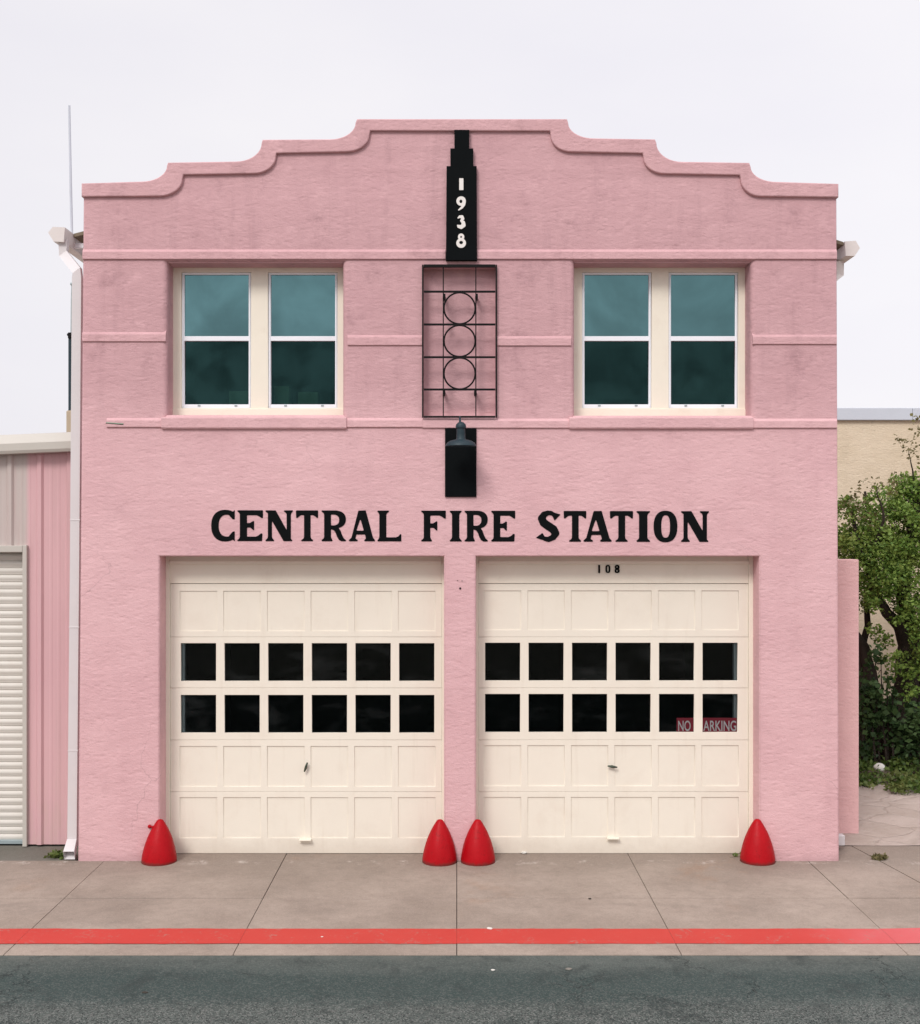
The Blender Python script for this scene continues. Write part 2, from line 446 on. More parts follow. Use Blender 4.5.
def glass_coated(name, refl, fac, tint, lo=.1):
    """tinted, mirror-coated window glass"""
    m = NT(name)
    tr = m.n('ShaderNodeBsdfTransparent'); tr.inputs[0].default_value = (*tint, 1)
    gl = m.n('ShaderNodeBsdfGlossy'); gl.inputs['Roughness'].default_value = .06
    c = m.mix(m.ramp(m.noise(1.1, 4, .55, dist=.6), .3, .72), tuple(x * .72 for x in refl), tuple(x * 1.08 for x in refl))
    oi = m.n('ShaderNodeObjectInfo').outputs['Random']
    c = m.mix(m.ramp(oi, 0, 1, 0, .38), c, tuple(x * .45 for x in refl))
    c = m.mix(m.math('MULTIPLY', m.ramp(m.noise(3.2, 3, .5, dist=.5), .4, .75), lo), c, tuple(x * .25 for x in refl))  # dark mottling in the tint stands in for reflected patterns
    m.L(c, gl.inputs[0])
    m.L(m.bump(m.noise(1.3, 2), .3, .03), gl.inputs['Normal'])
    mx = m.n('ShaderNodeMixShader'); mx.inputs[0].default_value = fac
    m.L(tr.outputs[0], mx.inputs[1]); m.L(gl.outputs[0], mx.inputs[2]); m.L(mx.outputs[0], m.out.inputs[0])
    return m.m
M['pane_up'] = glass_coated('coated_glass', (.25, .50, .52), .52, (.10, .16, .17))
M['pane_low'] = glass_coated('screened_glass', (.12, .28, .27), .17, (.40, .55, .52), .6)

# ------------------------------------------------------------------ glyphs from distance fields
def sd_poly(P, pts):
    x, y = P; d = np.full(x.shape, 1e9); s = np.ones(x.shape)
    n = len(pts)
    for i in range(n):
        ax, ay = pts[i]; bx, by = pts[i - 1]
        ex, ey = bx - ax, by - ay; wx, wy = x - ax, y - ay
        t = np.clip((wx * ex + wy * ey) / max(ex * ex + ey * ey, 1e-12), 0, 1)
        d = np.minimum(d, (wx - ex * t) ** 2 + (wy - ey * t) ** 2)
        c1 = y >= ay; c2 = y < by; c3 = ex * wy > ey * wx
        flip = (c1 & c2 & c3) | (~c1 & ~c2 & ~c3)
        s = np.where(flip, -s, s)
    return s * np.sqrt(d)
def sd_ell(P, cx, cy, rx, ry, n=2.0):
    x, y = P
    return ((np.abs((x - cx) / rx) ** n + np.abs((y - cy) / ry) ** n) ** (1 / n) - 1) * min(rx, ry)
def sd_chain(P, pts):
    x, y = P; d = np.full(x.shape, 1e9)
    for (ax, ay, ar), (bx, by, br) in zip(pts, pts[1:]):
        ex, ey = bx - ax, by - ay
        t = np.clip(((x - ax) * ex + (y - ay) * ey) / max(ex * ex + ey * ey, 1e-12), 0, 1)
        d = np.minimum(d, np.hypot(x - ax - ex * t, y - ay - ey * t) - (ar + (br - ar) * t))
    return d
U = lambda *a: np.minimum.reduce(a)
SUB = lambda a, b: np.maximum(a, -b)
AND = np.maximum

def serif_stem(P, x0, x1, tl, tr, bl, br):
    """upright with bracketed wedge serifs; tl..br are the serif tips (None = none on that side)"""
    pts = []
    if bl is None: pts += [(x0, 0)]
    else: pts += [(x0, .14), (x0 - .02, .085), (bl + .01, .04), (bl, .0)]
    if br is None: pts += [(x1, 0)]
    else: pts += [(br, 0), (br - .01, .04), (x1 + .02, .085), (x1, .14)]
    if tr is None: pts += [(x1, 1)]
    else: pts += [(x1, .86), (x1 + .02, .915), (tr - .01, .96), (tr, 1)]
    if tl is None: pts += [(x0, 1)]
    else: pts += [(tl, 1), (tl + .01, .96), (x0 - .02, .915), (x0, .86)]
    return sd_poly(P, pts)

def g_C(P):
    ring = SUB(sd_ell(P, .45, .5, .45, .5, 2.3), sd_ell(P, .50, .5, .26, .345, 2.3))
    ring = SUB(ring, sd_poly(P, [(.5, .30), (1.2, .30), (1.2, .72), (.5, .72)]))
    ring = AND(ring, P[0] - .75)
    return U(ring, sd_poly(P, [(.757, 1.0), (.757, .70), (.69, .70), (.58, .82), (.55, .90), (.70, .94)]),
             sd_poly(P, [(.757, .0), (.757, .32), (.69, .31), (.58, .185), (.55, .10), (.70, .06)]))
def e_top(P, w): return sd_poly(P, [(.0, 1), (w, 1), (w, .745), (w - .05, .745), (w - .12, .80), (w - .20, .84), (.2, .84), (.2, .96)])
def e_mid(P, w): return sd_poly(P, [(.25, .585), (w - .14, .585), (w - .03, .655), (w, .655), (w, .355), (w - .03, .355), (w - .12, .44), (.25, .44)])
def g_E(P):
    return U(serif_stem(P, .087, .317, 0, None, 0, None), e_top(P, .83), e_mid(P, .545),
             sd_poly(P, [(0, 0), (.80, 0), (.815, .25), (.76, .25), (.68, .18), (.60, .145), (.2, .145), (.2, .04)]))
def g_F(P): return U(serif_stem(P, .09, .30, 0, None, 0, .36), e_top(P, .80), e_mid(P, .527))
def g_N(P):
    return U(serif_stem(P, .085, .215, None, None, 0, .29), serif_stem(P, .69, .825, .595, .895, None, None),
             sd_poly(P, [(.0, 1), (.335, 1), (.70, .34), (.80, .10), (.87, .03), (.87, 0), (.59, 0), (.21, .67), (.1, .75), (.09, .9), (.01, .96)]))
def g_T(P):
    return U(serif_stem(P, .265, .475, None, None, .17, .56),
             sd_poly(P, [(0, 1), (.72, 1), (.715, .75), (.67, .76), (.62, .81), (.55, .845), (.17, .845), (.11, .81), (.06, .76), (.01, .75)]))
def g_R(P):
    bowl = AND(SUB(sd_ell(P, .42, .71, .37, .29, 2.3), AND(sd_ell(P, .37, .69, .205, .175, 2.4), .31 - P[0])), .2 - P[0])
    leg = sd_poly(P, [(.31, .50), (.52, .47), (.61, .36), (.67, .2), (.72, .10), (.80, .03), (.79, 0), (.64, .0), (.56, .05), (.50, .16), (.46, .27), (.40, .36), (.31, .39)])
    return U(serif_stem(P, .09, .31, 0, None, 0, .365), bowl, leg, sd_poly(P, [(0, 1), (.45, 1), (.45, .87), (.2, .87), (.01, .965)]))
def g_A(P):
    o = sd_poly(P, [(.31, 1), (.55, 1), (.785, .12), (.85, .04), (.85, 0), (.50, 0), (.50, .04), (.555, .09), (.525, .22), (.245, .22), (.215, .09), (.29, .04), (.29, 0), (0, 0), (0, .04), (.085, .12)])
    return SUB(o, sd_poly(P, [(.375, .73), (.245, .345), (.485, .345)]))
def g_L(P):
    return U(serif_stem(P, .07, .295, 0, .39, 0, None), sd_poly(P, [(0, 0), (.78, 0), (.775, .235), (.745, .235), (.68, .16), (.60, .13), (.2, .13), (.2, .04)]))
def g_I(P): return serif_stem(P, .08, .315, 0, .395, 0, .395)
def g_S(P):
    q = lambda x, y: ((x - 45) / 220, (298 - y) / 220)
    pts = [(178, 112, 13), (150, 96, 15), (125, 95, 17), (99, 107, 22), (83, 134, 27), (96, 163, 28), (130, 187, 29), (164, 209, 29), (180, 236, 27), (165, 264, 21), (132, 280, 18), (105, 275, 15), (80, 262, 10)]
    return U(sd_chain(P, [(*q(x, y), r / 220) for x, y, r in pts]), sd_poly(P, [q(*v) for v in [(165, 92), (216, 105), (174, 149), (158, 118)]]),
             sd_poly(P, [q(*v) for v in [(42, 268), (88, 234), (106, 262), (100, 286), (75, 280)]]))
def g_O(P): return SUB(sd_ell(P, .38, .5, .38, .5, 2.35), sd_ell(P, .385, .5, .14, .355, 2.6))
def g_1(P): return sd_poly(P, rect(.10, .44, .02, .98))
def g_9(P):
    return U(SUB(sd_ell(P, .335, .665, .335, .335), sd_ell(P, .32, .64, .105, .125)),
             SUB(sd_chain(P, [(.56, .62, .11), (.53, .42, .10), (.38, .2, .085), (.16, .03, .04)]), sd_ell(P, .32, .64, .105, .125)))
def g_3(P):
    return U(sd_chain(P, [(.10, .80, .05), (.22, .885, .09), (.38, .87, .115), (.44, .74, .11), (.31, .60, .06)]),
             sd_chain(P, [(.31, .60, .07), (.47, .47, .13), (.49, .28, .15), (.32, .145, .14), (.14, .19, .11), (.05, .27, .04)]))
def g_8(P):
    return SUB(U(sd_ell(P, .35, .765, .225, .235), sd_ell(P, .35, .33, .345, .335)), U(sd_ell(P, .35, .765, .065, .075), sd_ell(P, .35, .37, .135, .12)))
def g_h1(P): return sd_poly(P, rect(.10, .30, 0, 1))
def g_h0(P): return SUB(sd_ell(P, .26, .5, .26, .5, 3), sd_ell(P, .26, .5, .10, .34, 3))
def g_h8(P): return SUB(U(sd_ell(P, .28, .73, .26, .27, 2.6), sd_ell(P, .28, .27, .28, .27, 2.6)), U(sd_ell(P, .28, .73, .08, .10), sd_ell(P, .28, .28, .09, .11)))

GL = {'C': g_C, 'E': g_E, 'N': g_N, 'T': g_T, 'R': g_R, 'A': g_A, 'L': g_L, 'F': g_F, 'I': g_I, 'S': g_S, 'O': g_O,
      '1': g_1, '9': g_9, '3': g_3, '8': g_8, 'h1': g_h1, 'h0': g_h0, 'h8': g_h8}

def glyph(name, key, x0, x1, z0, z1, yf, yb, material, parent, natural_w, n=44):
    """fills the glyph's outline cell by cell and gives it thickness"""
    step = 1.0 / n
    xs = np.arange(-2, int(1.05 * n)) * step; ys = np.arange(-2, n + 3) * step
    X, Y = np.meshgrid(xs, ys, indexing='ij')
    V = GL[key]((X, Y)) + 1e-7
    sx = (x1 - x0) / natural_w; sz = z1 - z0
    bm = BM(); cache = {}
    def vert(p):
        k = (round(p[0] * 1e6), round(p[1] * 1e6))
        if k not in cache: cache[k] = bm.verts.new((x0 + p[0] * sx, yf, z0 + p[1] * sz))
        return cache[k]
    for i in range(len(xs) - 1):
        for j in range(len(ys) - 1):
            c = [(i, j), (i + 1, j), (i + 1, j + 1), (i, j + 1)]
            v = [V[a] for a in c]
            if min(v) >= 0: continue
            poly = []
            for k in range(4):
                a, b = c[k], c[(k + 1) % 4]; va, vb = v[k], v[(k + 1) % 4]
                pa = (xs[a[0]], ys[a[1]]); pb = (xs[b[0]], ys[b[1]])
                if va < 0: poly.append(vert(pa))
                if (va < 0) != (vb < 0):
                    t = va / (va - vb); poly.append(vert((pa[0] + (pb[0] - pa[0]) * t, pa[1] + (pb[1] - pa[1]) * t)))
            u = []
            for q in poly:
                if q not in u: u.append(q)
            if len(u) > 2:
                try: bm.faces.new(u)
                except ValueError: pass
    bmesh.ops.dissolve_limit(bm, angle_limit=R(.5), verts=bm.verts, edges=bm.edges)
    r = bmesh.ops.extrude_face_region(bm, geom=bm.faces[:])
    for q in r['geom']:
        if isinstance(q, bmesh.types.BMVert): q.co.y = yb
    bmesh.ops.triangulate(bm, faces=[f for f in bm.faces if len(f.verts) > 4])
    return build(name, bm, material, parent)

# ================================================================== FIRE STATION
FS = empty('fire_station', (0, 0, 0), 'two-storey pink stucco fire station with stepped parapet and two cream garage doors', 'fire station')

def arc(xa, za, xb, zb, n=9):
    """quarter curve that leaves (xa,za) level and arrives at (xb,zb) upright"""
    return [(xa + (xb - xa) * math.sin(t), zb + (za - zb) * math.cos(t)) for t in [math.pi / 2 * k / n for k in range(n + 1)]]

def px_line(pts): return [(fx(x), fz(y)) for x, y in pts]
def half(top, side):
    """outline pieces from the outer end to the centre, in photo pixels"""
    out = []
    for kind, *v in top:
        if kind == 'p': out.append((v[0], v[1]))
        else: out += arc(*v)
    return out
# upper outline, left then right (outer end first); 'a' = quarter curve
L_up = half([('p', 82.4, 184.2), ('a', 142, 182.3, 167.6, 166.5), ('p', 168.6, 163.4), ('a', 236, 162.3, 262, 144), ('p', 263, 140.6), ('a', 330, 140.2, 355.8, 123.5), ('p', 357.3, 120)], 0)
R_up = half([('p', 837.6, 184.6), ('a', 776, 182.6, 750, 167.5), ('p', 748.6, 163.6), ('a', 682, 162.6, 656, 144), ('p', 654.6, 140.2), ('a', 594, 139.2, 568, 124), ('p', 566.8, 120)], 0)
L_lo = half([('p', 82.4, 197.4), ('a', 160, 197, 183.2, 180), ('p', 184.2, 175.5), ('a', 254, 174.5, 276.2, 158), ('p', 277, 154), ('a', 346, 152.8, 369.6, 136.5), ('p', 370.6, 131.6)], 0)
R_lo = half([('p', 837.6, 198), ('a', 760, 197.2, 740, 180), ('p', 739, 175.8), ('a', 664, 174.6, 643, 158.5), ('p', 642, 154), ('a', 571, 152.8, 550.4, 136.5), ('p', 549.6, 131.8)], 0)
cop = px_line(L_up + R_up[::-1] + R_lo + L_lo[::-1])
me = plate(cop, [], -.038, .46, .014, 3)
coping = link_mesh('coping', me, M['pink_trim'], FS)

# front wall: the outline tucked 3 cm under the coping's top
DZ = fz(852, .30)
W_out = [(fx(77.6), -.25), (fx(839.4), -.25), (fx(836.8), fz(186.8))] + [(x, z - .03) for x, z in px_line(R_up[1:])] + [(x, z - .03) for x, z in px_line(L_up[1:][::-1])] + [(fx(83.4), fz(186.8))]
WIN = [(fx(167.2), fx(342.8)), (fx(574.4), fx(751.0))]
WZ = (fz(417), fz(261.5))
DOOR = [(fx(159.6), fx(444)), (fx(476), fx(759.4))]
DTOP = fz(556.4)
NI = (fx(423.5), fx(495.5), fz(417), fz(267))
def round_rect(x0, x1, z0, z1, r, n=5):
    pts = []
    for cx, cz, a0 in ((x1 - r, z0 + r, -90), (x1 - r, z1 - r, 0), (x0 + r, z1 - r, 90), (x0 + r, z0 + r, 180)):
        pts += [(cx + r * math.cos(R(a0 + 90 * k / n)), cz + r * math.sin(R(a0 + 90 * k / n))) for k in range(n + 1)]
    return pts
holes = [rect(a, b, *WZ) for a, b in WIN] + [rect(NI[0], NI[1], NI[2], NI[3])]
# door openings cut through to the ground: notch the outline instead of a hole
base = [(fx(77.6), -.25)]
for a, b in DOOR: base += [(a, -.25), (a, DTOP), (b, DTOP), (b, -.25)]
W_out = base + W_out[1:]
me = plate(W_out, holes, 0, .42, .022, 3)
for v in me.vertices:
    x, y, z = v.co
    if WZ[0] - .03 < z < WZ[1] + .03 and y < .03:
        for a_, b_ in WIN:
            for e_, sgn in ((a_, -1), (b_, 1)):
                t_ = (x - e_) * sgn
                if -.0005 < t_ < .0225: v.co.x = e_ + sgn * t_ * 2.6; v.co.y = y * 2.6
shade(me, 25)
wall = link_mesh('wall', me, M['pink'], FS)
bm = BM()
box(bm, NI[0] - .05, NI[1] + .05, .13, .20, NI[2] - .05, NI[3] + .05)
build('niche_back', bm, M['pink'], FS)

# raised string courses
def course(x0, x1, ya, yb, proud=.021):
    bm = BM(); z1, z0 = fz(ya), fz(yb)
    prism_x(bm, [(.03, z0), (-proud + .006, z0), (-proud, z0 + .006), (-proud, z1 - .03), (-proud * .5, z1 - .012), (.03, z1 + .035)], fx(x0), fx(x1))
    return build('string_course', bm, M['pink_trim'], FS)
course(83.0, 445.4, 249.5, 259.6); course(476.6, 836.4, 249.5, 259.6)
course(82.6, 166, 332, 341.8, .016); course(347.6, 422, 335, 345.6, .016); course(497, 571, 336, 346, .016); course(752.4, 836.4, 334.5, 344.5, .016)
course(107, 422.6, 418, 427.4, .02); course(422.7, 836.6, 418.6, 428.2, .02)
bm = BM()
tube(bm, [(fx(106.5), -.012, fz(423)), (fx(124), -.016, fz(424.3))], .011, 8)
build('conduit_stub', bm, M['bronze'], FS)
for a, b in ((162, 346.6), (569, 752.6)):
    bm = BM()
    prism_x(bm, [(.28, fz(416.2)), (-.030, fz(417.4)), (-.036, fz(418.6)), (-.036, fz(427.6)), (-.028, fz(428.8)), (.05, fz(428.8))], fx(a), fx(b))
    build('window_sill', bm, M['pink_trim'], FS)

# upper windows
def window(i, px):
    """px: frame left, pane edges, frame right as seen in the recess"""
    Y = .30
    X = lambda p: fx(p, Y); Z = lambda p: fz(p, Y)
    fl, g = px
    zb, zt = Z(408.5), Z(272.8)
    sl, sm1, sm2, sr = fl + 7.6, fl + 77, fl + 94, fl + 163.4
    outer = rect(X(fl - 8), X(fl + 178), Z(423), Z(262))
    hs = [rect(X(sl), X(sm1), zb, zt), rect(X(sm2), X(sr), zb, zt)]
    fr = link_mesh('window', plate(outer, hs, Y - .03, Y + .06, .005), M['cream_trim'], FS)
    bm = BM(); box(bm, X(fl - 6), X(fl + 176), Y - .05, Y - .0295, Z(417.5), Z(409.3), .004); 
    build('sill_board', bm, M['cream_trim'], fr)
    # painted head lining on the soffit
    bm = BM(); box(bm, WIN[i][0] + .004, WIN[i][1] - .004, .035, Y - .031, fz(262.2), fz(259.0)); build('head_lining', bm, M['pink_trim'], fr)
    for a, b in ((sl, sm1), (sm2, sr)):
        midz, e = Z(338.6), 1 / 90 * 1.03
        outer = rect(X(a) + .002, X(b) - .002, zb + .002, zt - .002)
        up = rect(X(a) + .030, X(b) - .030, midz + .026, zt - .024)
        lo = rect(X(a) + .030, X(b) - .030, zb + .046, midz - .028)
        s = link_mesh('sash', plate(outer, [up, lo], Y - .012, Y + .04, .005), M['vinyl'], fr)
        bm = BM()
        box(bm, X(a) + .012, X(a) + .02, Y - .022, Y - .0125, zb + .02, zt - .02); box(bm, X(b) - .02, X(b) - .012, Y - .022, Y - .0125, zb + .02, zt - .02)
        build('track', bm, M['vinyl'], fr)
        bm = BM(); box(bm, X(a) + .026, X(b) - .026, Y + .012, Y + .018, midz + .022, zt - .020); build('pane', bm, M['pane_up'], fr)
        bm = BM(); box(bm, X(a) + .026, X(b) - .026, Y + .024, Y + .030, zb + .042, midz - .024); build('pane', bm, M['pane_low'], fr)
        for q in (.25, .78):
            bm = BM(); xx = X(a) + (X(b) - X(a)) * q
            box(bm, xx - .016, xx + .016, Y - .02, Y - .0125, zb + .022, zb + .04, .003)
            build('latch', bm, M['track'], fr)
    return fr
window(0, (174.4, 0)); window(1, (574.2, 0))

# name painted over the doors
LET = [('C', 211.3, 234.8, .757), ('E', 237.2, 263, .83), ('N', 265.3, 293, .893), ('T', 295.9, 318.2, .72), ('R', 321.4, 346.2, .80), ('A', 348.9, 375, .85), ('L', 377.2, 401.4, .78),
       ('F', 421, 445.8, .80), ('I', 449.5, 461.8, .395), ('R', 464.3, 488, .80), ('E', 491, 515.2, .83),
       ('S', 536.3, 560.7, .78), ('T', 563.6, 586.3, .72), ('A', 583.4, 611.6, .85), ('T', 609.8, 633, .72), ('I', 636.2, 650.2, .395), ('O', 653.6, 677.3, .76), ('N', 680.8, 709, .893)]
for ch, a, b, w in LET:
    t = (a - 211) / 498
    top, bot = 510.2 + 1.0 * t, 541.0 + .9 * t
    lo = .4 if ch in 'SCO' else 0
    glyph('letter', ch, fx(a), fx(b), fz(bot + lo), fz(top - lo), -.005, .03, M['letter'], FS, w)

# date panel
P0 = [(446, 261.4), (477, 261.4), (476.6, 167.6), (473.2, 167.6), (473.2, 150), (469.2, 150), (469.2, 131.5), (454.4, 131.5), (454.4, 150), (450.4, 150), (450.4, 167.6), (446.6, 167.6)]
dp = link_mesh('date_panel', plate(px_line(P0), [], -.058, .03, .004), M['black'], FS)
for key, a, b, t, bt, w in (('1', 459.2, 463.4, 179.8, 192, .54), ('9', 456.4, 465.8, 198, 212, .67), ('3', 456.8, 465.6, 216.6, 230.6, .645), ('8', 456.2, 466, 235, 249.2, .70)):
    if key == '1': glyph('digit', key, fx(458), fx(464.6), fz(bt), fz(t), -.066, -.05, M['bone'], dp, w)
    else: glyph('digit', key, fx(a), fx(b), fz(bt), fz(t), -.066, -.05, M['bone'], dp, w)
# panel behind the lamp
bm = BM(); box(bm, fx(445), fx(476.4), -.022, .03, fz(497), fz(428.4), .004)
build('lamp_panel', bm, M['black'], FS)

# garage doors
def garage_door(i, la, lb, rails, px0, pitch, wpan, wwin, rows, secs, hd, lock, pull):
    Y = .30
    X = lambda p: fx(p, Y); Z = lambda p: fz(p, Y)
    xa, xb = hd[0], hd[1]
    grp = None
    # panels of the sectional door
    bms = None
    meshes = []
    for k in range(len(secs) - 1):
        t, b = secs[k], secs[k + 1]
        hs = []
        for (ra, rb, glazed) in rows:
            if ra < t or rb > b: continue
            w = wwin if glazed else wpan
            for c in range(6):
                cx = px0 + c * pitch
                hs.append(rect(X(cx - w / 2), X(cx + w / 2), Z(rb), Z(ra)))
        meshes.append(plate(rect(X(la), X(lb), Z(b) + .0011, Z(t) - .0011), hs, Y, Y + .045, .0035))
    bm = BM()
    for m_ in meshes: bm.from_mesh(m_); bpy.data.meshes.remove(m_)
    for (ra, rb, glazed) in rows:
        if glazed: continue
        for c in range(6):
            cx = px0 + c * pitch
            x0, x1, z0, z1 = X(cx - wpan / 2), X(cx + wpan / 2), Z(rb), Z(ra)
            box(bm, x0 - .01, x1 + .01, Y + .011, Y + .03, z0 - .01, z1 + .01)
    door = build('garage_door', bm, M['door'], FS)
    # jambs and header
    bm = BM()
    zt = Z(560.4); zh = Z(582.2)
    box(bm, X(xa - 6), X(la) - .0015, Y - .022, Y + .10, -.02, zt + .08, .005)
    box(bm, X(lb) + .0015, X(xb + 6), Y - .022, Y + .10, -.02, zt + .08, .005)
    box(bm, X(la) - .0012, X(lb) + .0012, Y - .010, Y + .10, Z(583.3), zt + .08, .004)
    box(bm, X(la) - .001, X(lb) + .001, Y - .036, Y - .0105, Z(564.0), Z(560.8), .004)
    build('door_frame', bm, M['cream_trim'], door)
    for (ra, rb, glazed) in rows:
        if not glazed: continue
        for c in range(6):
            cx = px0 + c * pitch
            bm = BM(); box(bm, X(cx - wwin / 2) - .008, X(cx + wwin / 2) + .008, Y + .026, Y + .031, Z(rb) - .008, Z(ra) + .008)
            build('pane', bm, M['glass'], door)
    # twist lock and pull
    lx, ly, rot = lock
    bm = BM()
    tube(bm, [(X(lx), Y - .03, Z(ly)), (X(lx), Y + .01, Z(ly))], .012, 12)
    dx, dz = math.cos(R(rot)) * .055, math.sin(R(rot)) * .055
    tube(bm, [(X(lx) - dx, Y - .036, Z(ly) - dz), (X(lx) - dx * .3, Y - .040, Z(ly) - dz * .3), (X(lx) + dx * .3, Y - .040, Z(ly) + dz * .3), (X(lx) + dx, Y - .036, Z(ly) + dz)], [.008, .014, .014, .008], 10)
    build('lock_handle', bm, M['bronze'], door, smooth=40)
    bm = BM()
    qx, qy = pull
    box(bm, X(qx - 6), X(qx + 6), Y - .06, Y + .004, Z(qy + .3), Z(qy - 1.0), .003)
    box(bm, X(qx - 6), X(qx + 6), Y - .006, Y + .002, Z(qy + 3.5), Z(qy - 1.05), .002)
    build('pull_handle', bm, M['cream_trim'], door)
    # steel guide rails inside
    for xx in rails:
        bm = BM(); box(bm, X(xx) - .03, X(xx) + .03, Y + .055, Y + .12, 0, 3.0, .004); build('guide_rail', bm, M['track'], door)
    return door
R1 = [(591, 631, 0), (643.2, 681, 1), (695, 732.8, 1), (746.2, 786.6, 0), (797.4, 838, 0)]
R2 = [(590.6, 630, 0), (642.8, 680.6, 1), (694, 732.2, 1), (745.4, 786, 0), (797.2, 837, 0)]
SEC = [583.6, 637, 688, 740, 791.8, 853.4]
d1 = garage_door(0, 170.3, 441.8, (181, 438), 198.4, 43.66, 37.2, 35.2, R1, SEC, (166, 443.6), (306.3, 766.5, 72), (305.5, 839.6))
d2 = garage_door(1, 478.6, 748.2, (480, 737.6), 502.6, 43.5, 36.8, 35.0, R2, SEC, (476.6, 752.6), (612, 766, -8), (612.6, 838))
for key, a, b, w in (('h1', 597.3, 601, .40), ('h0', 605.5, 610.2, .52), ('h8', 614.6, 619.6, .56)):
    glyph('house_number', key, fx(a, .286), fx(b, .286), fz(573, .286), fz(564.9, .286), .276, .290, M['black'], d2, w, 30)

# old fixing holes in the pillar between the doors
for px, py, r_ in ((457.6, 580.5, .005), (462, 580.8, .005), (460.2, 588.4, .012)):
    bm = BM(); tube(bm, [(fx(px), -.006, fz(py)), (fx(px), .01, fz(py))], r_, 10); build('wall_plug', bm, M['iron'], FS)

# shell behind the front wall
XL, XR, YB, ZR = fx(79) + .06, fx(837) - .06, 11.0, fz(262)
bm = BM()
for x0, x1 in ((XL, XL + .3), (XR - .3, XR)): box(bm, x0, x1, .421, YB, -.2, ZR)
box(bm, XL + .301, XR - .301, YB - .3, YB, -.2, ZR)
build('side_wall', bm, M['pink_wall'], FS)
bm = BM(); box(bm, XL - .02, XR + .02, .47, YB + .02, ZR + .002, ZR + .14); build('roof', bm, M['roofing'], FS)
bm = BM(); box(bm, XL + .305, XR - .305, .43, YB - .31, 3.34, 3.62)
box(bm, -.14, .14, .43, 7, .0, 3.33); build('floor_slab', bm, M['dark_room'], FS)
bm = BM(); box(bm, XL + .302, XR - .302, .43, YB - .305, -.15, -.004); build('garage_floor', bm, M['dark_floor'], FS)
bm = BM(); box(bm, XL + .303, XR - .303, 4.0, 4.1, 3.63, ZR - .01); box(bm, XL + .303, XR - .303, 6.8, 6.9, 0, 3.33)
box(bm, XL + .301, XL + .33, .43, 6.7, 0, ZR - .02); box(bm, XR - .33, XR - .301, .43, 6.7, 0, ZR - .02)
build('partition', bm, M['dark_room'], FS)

# eave gutters and downspouts
def gutter(side):
    bm = BM()
    s = side
    Yg = .50
    pp = [(48.1, 232.5), (52.7, 226.8), (65, 227.3), (63.6, 242), (53.4, 241.4)] if s < 0 else [(860, 248), (855.8, 240.7), (844.8, 241.4), (845.8, 255.8), (854.7, 256)]
    trough = [(fx(x, Yg), fz(y, Yg)) for x, y in pp]
    def run(bm, prof, y0):
        a = [bm.verts.new((x, y0, z)) for x, z in prof]; b = [bm.verts.new((x, YB, z)) for x, z in prof]
        n = len(a)
        for k in range(n): bm.faces.new((a[k], a[(k + 1) % n], b[(k + 1) % n], b[k]))
        bm.faces.new(a); bm.faces.new(b[::-1])
    run(bm, trough, Yg)
    build('gutter', bm, M['gutter'], FS)
    (xi, zi), (xb_, zb_) = trough[2], trough[3]
    wl = (XL if s < 0 else XR) + s * .003
    bm = BM()
    run(bm, [(xi - s * .004, zi + .004), (wl, zi + .10), (wl, zi + .055), (xi - s * .004, zi - .035)], Yg + (.30 if s < 0 else .04))
    run(bm, [(xb_ - s * .003, zb_ + .03), (wl, zb_ + .03), (wl, zb_ + .005), (xb_ - s * .003, zb_ + .005)], Yg + (.75 if s < 0 else .30))
    build('eave', bm, M['wood'], FS)
    xo, zb = trough[0][0], zb_
    return xo, zb, Yg
def sq_tube(bm, pts, hx, hy):
    """rectangular pipe, cut square to the world axes where it bends; hx half width, hy half depth"""
    rings = []
    for (x, y, z, ax) in pts:
        # ax: (ux,uz) unit vector across the pipe's width in the xz plane
        ux, uz = ax
        rings.append([bm.verts.new((x + ux * hx * a, y + hy * b, z + uz * hx * a)) for a, b in ((-1, -1), (1, -1), (1, 1), (-1, 1))])
    for r0, r1 in zip(rings, rings[1:]):
        for k in range(4): bm.faces.new((r0[k], r0[(k + 1) % 4], r1[(k + 1) % 4], r1[k]))
    return rings
xo, zb, Yg = gutter(-1)
gutter(1)
bm = BM()
Yd = .20
X = lambda p: fx(p, Yd); Z = lambda p: fz(p, Yd)
def sp(px, py, Y, ax): return (fx(px, Y), Y, fz(py, Y), ax)
n0 = .80, .6
sq_tube(bm, [sp(63.8, 240, .58, (1, 0)), sp(63.8, 254, .58, n0), sp(77.4, 271, Yd, n0), sp(77.6, 278, Yd, (1, 0)), sp(75.6, 560, Yd, (1, 0)), sp(73.0, 838, Yd, (1, 0))], .052, .038)
xs = fx(73.0, Yd); z1 = fz(838, Yd); xe = fx(68.6)
r0 = [bm.verts.new((xs + a * .053, Yd + b * .039, z1)) for a, b in ((-1, -1), (1, -1), (1, 1), (-1, 1))]
r1 = [bm.verts.new(p) for p in ((xe - .060, .0, .105), (xe + .060, .0, .105), (xe + .060, .035, .008), (xe - .060, .035, .008))]
for k in range(4): bm.faces.new((r0[k], r0[(k + 1) % 4], r1[(k + 1) % 4], r1[k]))
ds = build('downspout', bm, M['spout'], FS)
mod = ds.modifiers.new('sheet', 'SOLIDIFY'); mod.thickness = .003; mod.offset = -1
for py in (520, 627, 750):
    bm = BM(); px = 75.9 - (py - 520) / 300 * 2.6
    box(bm, X(px) - .056, X(px) + .058, Yd - .041, Yd + .041, Z(py) - .008, Z(py) + .008, .002); build('strap', bm, M['spout'], ds)
bm = BM()
Yd = .52
